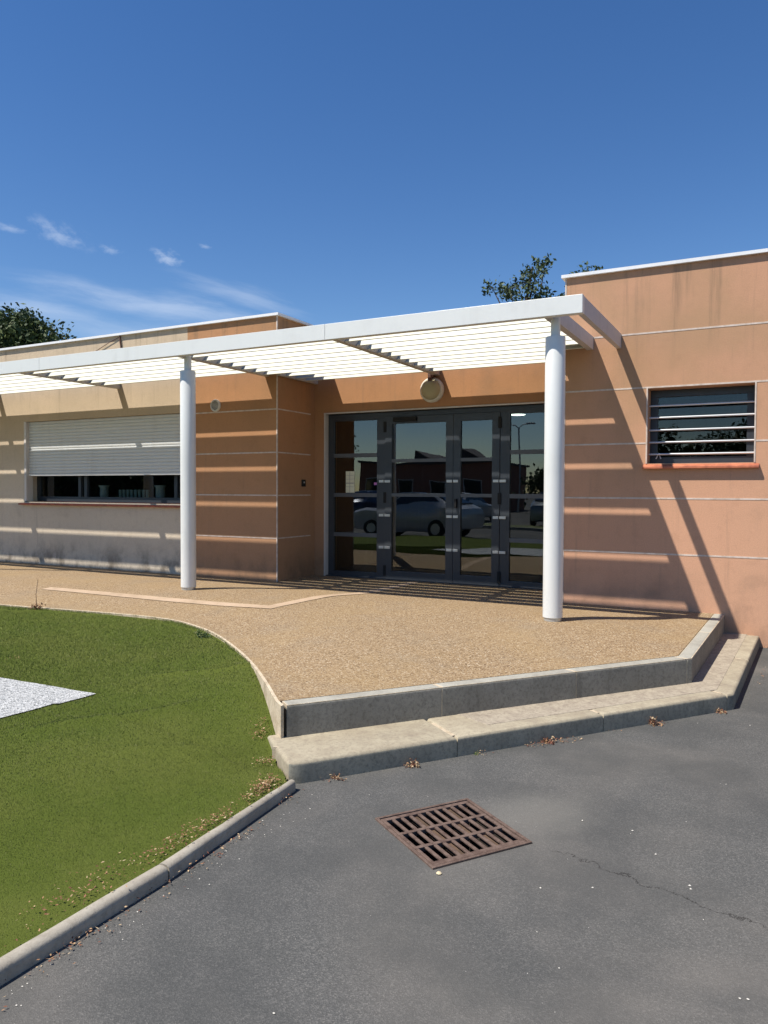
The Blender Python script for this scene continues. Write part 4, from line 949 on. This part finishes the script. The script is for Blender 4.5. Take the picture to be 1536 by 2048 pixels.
# ------------------------------------------------------------------ trees
def tree(x, y, h, crown, n_leaf, size, label, mat, cat='tree', group=None, trunk_r=0.2, sparse=False, seed=1, zb=GZ, fill=0.5):
    """crown: list of (dx, dy, z, rx, ry, rz) lobes; leaves cluster on twigs spread through each lobe"""
    rg = np.random.default_rng(seed)
    t_ = empty('tree', (x, y, zb), label, cat, group)
    mb = MB(); top = max(c[2] for c in crown); base = min(c[2] - c[5] for c in crown)
    pts = [(x, y, zb)]; n_ = 6
    for k in range(1, n_ + 1):
        f = k / n_; pts.append((x + 0.25 * math.sin(k * 1.7 + seed) * f, y + 0.25 * math.cos(k * 1.3 + seed) * f, zb + (top - zb) * f))
    mb.tube(pts, [trunk_r * (1 - 0.8 * k / n_) for k in range(n_ + 1)], 8)
    for c in crown:
        s = Vector(pts[int(rg.integers(2, n_))]); e = Vector((x + c[0], y + c[1], c[2])); m_ = s.lerp(e, 0.5) + Vector((0, 0, -0.15))
        mb.tube([s, m_, e], [trunk_r * 0.4, trunk_r * 0.25, trunk_r * 0.08], 6)
    centres = []
    wsum = sum(c[3] * c[4] * c[5] for c in crown)
    for c in crown:
        m_ = max(4, int((n_leaf / 26) * (c[3] * c[4] * c[5]) / wsum))
        d = rg.normal(size=(m_, 3)); d /= np.linalg.norm(d, axis=1)[:, None]; r = rg.uniform(fill, 1.0, m_) ** 0.6
        r *= 0.82 + 0.3 * rg.random(m_)
        P = np.array([x + c[0], y + c[1], c[2]]) + d * r[:, None] * np.array(c[3:6]); centres.append(P)
        if sparse:
            e = Vector((x + c[0], y + c[1], c[2]))
            for p in P[:14]: mb.tube([e, tuple(p)], [trunk_r * 0.07, trunk_r * 0.02], 4)
    mb.build('trunk', M['bark'], t_, smooth=60)
    Cn = np.concatenate(centres); K = 26
    P = np.repeat(Cn, K, 0) + rg.normal(size=(len(Cn) * K, 3)) * size * (1.7 if not sparse else 1.5)
    n_ = len(P); a = rg.normal(size=(n_, 3)); a /= np.linalg.norm(a, axis=1)[:, None]; b_ = np.cross(a, rg.normal(size=(n_, 3))); b_ /= np.linalg.norm(b_, axis=1)[:, None]
    s = size * rg.uniform(0.5, 1.2, n_)[:, None]
    V4 = np.stack([P - a * s, P + b_ * s * 0.5, P + a * s, P - b_ * s * 0.5], 1).reshape(-1, 3)
    tn_ = np.repeat(np.clip(np.repeat(rg.uniform(0.1, 0.9, len(Cn)), K) + rg.normal(0, 0.12, n_), 0, 1), 4)
    soup('crown', V4, np.arange(4 * n_).reshape(-1, 4), M[mat], t_, tint=tn_)
    return t_
rg = random.Random(3)
# broad dense tree behind the left wing
tree(-50.5, 31, 14, [(-1.6, 0, 11.9, 4.8, 4.5, 3.2), (-5, 1, 11.0, 4.5, 4, 3.4), (1.2, 0, 10.0, 3.0, 3.2, 2.8), (-1.0, -1, 8.5, 5.0, 4.5, 3.2), (-6, 0, 9.5, 4, 4, 3.5), (-2, 0, 13.3, 2.8, 2.8, 2.0)], 70000, 0.21,
     'dense rounded dark green tree rising behind the cream wing at the left edge', 'leaf_dark', trunk_r=0.45, seed=4, fill=0.4)
# open crowned tree behind the recess
tree(-7.0, 22, 11, [(-0.9, 0, 9.7, 0.9, 0.7, 0.38), (0.2, 0, 10.15, 0.75, 0.6, 0.50), (-0.2, 0, 9.2, 1.1, 0.8, 0.55), (2.4, 0, 9.75, 0.75, 0.6, 0.55), (1.5, 0, 8.7, 1.4, 0.9, 0.7), (-1.7, 0, 9.85, 0.42, 0.4, 0.22), (0.55, 0, 10.45, 0.25, 0.3, 0.22), (-0.25, 0, 8.0, 1.9, 1.4, 0.8)], 5200, 0.10,
     'open crowned tree rising behind the canopy beside the right block', 'leaf_mid', trunk_r=0.2, sparse=True, seed=9, fill=0.2)
tree(-66, 52, 14, [(0, 0, 9.5, 5, 5, 4)], 3000, 0.3, 'low distant tree just right of the dense dark one', 'leaf_dark', trunk_r=0.4, seed=12)

# ------------------------------------------------------------------ the car park behind the photographer (seen mirrored in the glass)
M['brick'] = paint('red_brown_brick', (0.30, 0.13, 0.09), 0.85, 0.1); M['tile'] = paint('dark_roof_tile', (0.07, 0.06, 0.06), 0.8, 0.1)
M['tyre'] = NT('tyre', 0.8).color((0.02, 0.02, 0.02)).m; M['lamp_lens'] = NT('lamp_lens', 0.15).color((0.75, 0.78, 0.8)).m
M['carglass'] = NT('car_glass', 0.04, spec=0.8).color((0.02, 0.025, 0.03)).m
M['galv'] = NT('galvanised_post', 0.5, 0.6).color((0.4, 0.41, 0.42)).m
M['verge'] = paint('verge_grass', (0.13, 0.15, 0.05), 0.9, 0.2, dark=(0.2, 0.17, 0.08))
def verge():
    b = MB(); b.box(-60, 40, -20.6, -17.8, GZ, GZ + 0.06); tag(b.build('grass_verge', M['verge'], bevel=0.01), kind='structure')
    b = MB(); b.box(-16, -0.03, -10.12, -10.0, GZ, GZ + 0.06); tag(b.build('lawn_kerb', M['roadkerb'], bevel=0.01), kind='structure')
    b = MB(); b.box(-60, 40, -17.8, -17.65, GZ, GZ + 0.11); tag(b.build('verge_kerb', M['roadkerb'], bevel=0.01), kind='structure')
verge()
def car(x, y, rot, colr, label):
    c = empty('parked_car', (0, 0, 0), label, 'car', 'cars parked across the car park')
    pm = NT('car_paint', 0.25, 0.2, 0.6).color(colr).m
    # cross sections along the length: (x, half width, z bottom, z shoulder, half roof width, z roof)
    prof = [(-2.12, 0.70, 0.38, 0.62, 0.62, 0.66), (-2.0, 0.82, 0.24, 0.80, 0.74, 0.86), (-1.55, 0.87, 0.22, 0.90, 0.78, 0.97), (-0.95, 0.88, 0.22, 0.94, 0.76, 1.02), (-0.25, 0.88, 0.22, 0.95, 0.60, 1.40), (0.35, 0.88, 0.22, 0.96, 0.60, 1.46), (1.05, 0.88, 0.22, 0.97, 0.60, 1.43), (1.75, 0.86, 0.24, 0.98, 0.68, 1.10), (2.05, 0.80, 0.30, 0.90, 0.70, 0.96), (2.12, 0.72, 0.42, 0.72, 0.66, 0.76)]
    b = MB(); rings = []
    for (px, hw, zb, zs, hr, zr) in prof:
        rings.append([b.bm.verts.new(p) for p in ((px, -hw * 0.9, zb), (px, -hw, zb + 0.15), (px, -hw, zs), (px, -hr, zr), (px, hr, zr), (px, hw, zs), (px, hw, zb + 0.15), (px, hw * 0.9, zb))])
    for r0, r1 in zip(rings[:-1], rings[1:]):
        for k in range(8): b.bm.faces.new((r0[k], r0[(k + 1) % 8], r1[(k + 1) % 8], r1[k]))
    b.bm.faces.new(rings[0]); b.bm.faces.new(rings[-1][::-1])
    b.build('body', pm, c, smooth=35)
    b = MB()
    for s in (-1, 1):
        q = [(-0.86, 0.80 * s, 1.00), (-0.24, 0.630 * s, 1.36), (1.02, 0.630 * s, 1.39), (1.55, 0.75 * s, 1.06)]
        v0 = [b.bm.verts.new((p[0], p[1] + 0.04 * s, p[2])) for p in q]; v1 = [b.bm.verts.new((p[0], p[1] - 0.03 * s, p[2])) for p in q]
        b.bm.faces.new(v0); b.bm.faces.new(v1[::-1])
        for k in range(4): b.bm.faces.new((v0[k], v0[(k + 1) % 4], v1[(k + 1) % 4], v1[k]))
    b.build('side_window', M['carglass'], c)
    for (xa, za, xb, zb_) in ((-0.90, 1.055, -0.28, 1.405), (1.72, 1.13, 1.10, 1.43)):
        b = MB(); d = 0.02 if xa < 0 else -0.02
        v0 = [b.bm.verts.new(p) for p in ((xa - d, -0.70, za + 0.02), (xa - d, 0.70, za + 0.02), (xb - d, 0.56, zb_ + 0.02), (xb - d, -0.56, zb_ + 0.02))]; v1 = [b.bm.verts.new((v.co.x, v.co.y, v.co.z - 0.04)) for v in v0]
        b.bm.faces.new(v0); b.bm.faces.new(v1[::-1])
        for k in range(4): b.bm.faces.new((v0[k], v0[(k + 1) % 4], v1[(k + 1) % 4], v1[k]))
        b.build('windscreen', M['carglass'], c)
    for xx in (-1.32, 1.32):
        for s in (-1, 1):
            w = MB().lathe([(0.20, -0.10), (0.31, -0.10), (0.325, -0.05), (0.325, 0.05), (0.31, 0.10), (0.20, 0.10)], (xx, 0.80 * s, 0.32), 'Y', 24).build('wheel', M['tyre'], c, smooth=40)
            MB().lathe([(0.19, -0.108), (0.19, 0.108)], (xx, 0.80 * s, 0.32), 'Y', 20).build('rim', M['steel'], w, smooth=40)
    for s in (-1, 1): MB().box(-2.09, -1.93, 0.50 * s - 0.16, 0.50 * s + 0.16, 0.62, 0.76).build('headlight', M['lamp_lens'], c, bevel=0.02)
    c.location = (x, y, GZ); c.rotation_euler.z = rot
    return c
def hedge(x0, y0, x1, y1, h, w, label):
    o = empty('hedge', ((x0 + x1) / 2, (y0 + y1) / 2, GZ), label, 'hedge'); d = Vector((x1 - x0, y1 - y0, 0)); L = d.length; d.normalize(); nn = Vector((-d.y, d.x, 0))
    n_ = int(L * 1300); rg_ = np.random.default_rng(77)
    u = rg_.uniform(0, L, n_); v = rg_.normal(0, w * 0.4, n_).clip(-w, w); z_ = GZ + h * np.sqrt(rg_.uniform(0.0, 1.05, n_)) * (1 - 0.25 * (v / w) ** 2) + 0.12 * np.sin(u * 1.9)
    P = np.stack([x0 + d.x * u + nn.x * v, y0 + d.y * u + nn.y * v, z_], 1); a = rg_.normal(size=(n_, 3)); a /= np.linalg.norm(a, axis=1)[:, None]; b_ = np.cross(a, rg_.normal(size=(n_, 3))); b_ /= np.linalg.norm(b_, axis=1)[:, None]; sz = rg_.uniform(0.06, 0.16, n_)[:, None]
    soup('foliage', np.stack([P - a * sz, P + b_ * sz * 0.6, P + a * sz, P - b_ * sz * 0.6], 1).reshape(-1, 3), np.arange(4 * n_).reshape(-1, 4), M['leaf_dark'], o, tint=np.repeat(rg_.random(n_), 4))
    b = MB()
    for k in range(int(L / 1.2)):
        p = Vector((x0, y0, GZ)) + d * (k + 0.5) * 1.2; b.tube([p, p + Vector((0.1, 0.1, h * 0.5)), p + Vector((-0.1, 0, h * 0.85))], [0.05, 0.04, 0.015], 6)
    b.build('stems', M['bark'], o)
    p, q = Vector((x0, y0)), Vector((x1, y1)); n2 = Vector((nn.x, nn.y)) * w * 0.45
    b = MB(); b.prism([tuple(p - n2), tuple(q - n2), tuple(q + n2), tuple(p + n2)], GZ, GZ + h * 0.86); b.build('twig_core', M['bark'], o)
hedge(-44, -17.2, -17.5, -17.2, 2.9, 0.9, 'long clipped evergreen hedge closing off the far left of the car park')
car(-8.7, -12.6, 0.12, (0.55, 0.56, 0.57), 'silver hatchback mirrored large in the glass of the doors')
car(-13.6, -22.8, 1.40, (0.10, 0.11, 0.14), 'dark grey car in the row across the verge')
car(-11.0, -22.8, 1.65, (0.62, 0.62, 0.60), 'white car in the row across the verge')
car(-18.5, -22.6, 1.5, (0.35, 0.05, 0.04), 'red car in the row across the verge')
car(-16.0, -22.7, 1.62, (0.04, 0.06, 0.12), 'navy blue car in the row across the verge')
car(-6.5, -22.9, 1.5, (0.25, 0.27, 0.28), 'mid grey car at the right end of the row across the verge')
def long_block(x0, x1, yb, h, lights, label):
    o = empty('brick_building', ((x0 + x1) / 2, yb, GZ), label, 'building')
    b = MB(); b.box(x0, x1, yb - 9, yb, GZ, h); b.build('wall', M['brick'], o)
    b = MB(); b.box(x0 - 0.2, x1 + 0.2, yb - 9.2, yb + 0.25, h, h + 0.18); b.build('roof_slab', M['tile'], o)
    for (a, w, hh) in lights:                                         # wedge shaped rooflights
        b = MB(); v = [b.bm.verts.new(p) for p in ((a, yb - 3, h + 0.18), (a + w, yb - 3, h + 0.18), (a + 0.2, yb - 3, h + hh), (a, yb - 0.4, h + 0.18), (a + w, yb - 0.4, h + 0.18), (a + 0.2, yb - 0.4, h + hh))]
        for f in ((0, 2, 1), (3, 4, 5), (0, 1, 4, 3), (1, 2, 5, 4), (0, 3, 5, 2)): b.bm.faces.new([v[i] for i in f])
        b.build('rooflight', M['tile'], o)
    n_ = int((x1 - x0) / 3)
    for k in range(n_):
        xx = x0 + (k + 0.5) * (x1 - x0) / n_
        f = box('window', M['window_white'], o, xx - 0.75, xx + 0.75, yb + 0.003, yb + 0.05, 0.9, 2.2); box('pane', M['carglass'], f, xx - 0.67, xx + 0.67, yb + 0.051, yb + 0.056, 0.98, 2.12)
    return o
long_block(-30, -17.9, -46, 3.45, ((-24.9, 2.8, 1.1), (-20.7, 1.8, 0.95)), 'long red brown brick building with wedge rooflights mirrored in the doors')
long_block(-8, 12, -60, 3.3, (), 'low flat roofed brick building behind the trees, far across the car park')
def mast(x, y, label):
    o = empty('street_lamp', (x, y, GZ), label, 'street lamp', 'street lamps across the car park')
    MB().tube([(x, y, GZ), (x, y, 3), (x, y, 6.1)], [0.10, 0.085, 0.06], 12).build('pole', M['galv'], o, smooth=60)
    for s in (-1, 1):
        MB().tube([(x, y, 6.05), (x + 0.3 * s, y, 6.25), (x + 0.9 * s, y, 6.3)], 0.035, 8).build('arm', M['galv'], o, smooth=60)
        box('lamp_head', M['galv'], o, x + 0.9 * s - 0.3, x + 0.9 * s + 0.3, y - 0.12, y + 0.12, 6.24, 6.36, 0.03)
mast(-15.7, -46, 'tall twin armed lamp post mirrored in the rightmost glazing')
for i, (x, y, s, h_) in enumerate([(-31.6, -42, 1.15, 8.6), (-36, -38, 1.3, 10), (-13.2, -47, 0.75, 3.1), (-5.6, -46, 0.8, 6.0), (-1.6, -47, 0.8, 5.6), (1.6, -45, 0.8, 6.2), (9, -46, 1.1, 6), (15, -42, 1.1, 6)]):
    tree(x, y, h_, [(0, 0, h_ * 0.62, 2.4 * s, 2.2 * s, h_ * 0.34), (1.4 * s, 0, h_ * 0.5, 1.7 * s, 1.7 * s, h_ * 0.25), (-1.5 * s, 0.3, h_ * 0.52, 1.6 * s, 1.6 * s, h_ * 0.26)], 2600, 0.2,
         ['tall tree at the left end of the long brick building across the car park', 'tallest tree, outermost on the left across the car park', 'low bush tree beside the twin armed lamp post', 'bushy tree mirrored at the left side of the barred window', 'bushy tree mirrored in the barred window', 'round tree mirrored at the right side of the barred window', 'second tree from the right across the car park', 'outermost tree on the right of the car park'][i], 'leaf_dark', group='trees across the car park', trunk_r=0.16, seed=20 + i, fill=0.3)
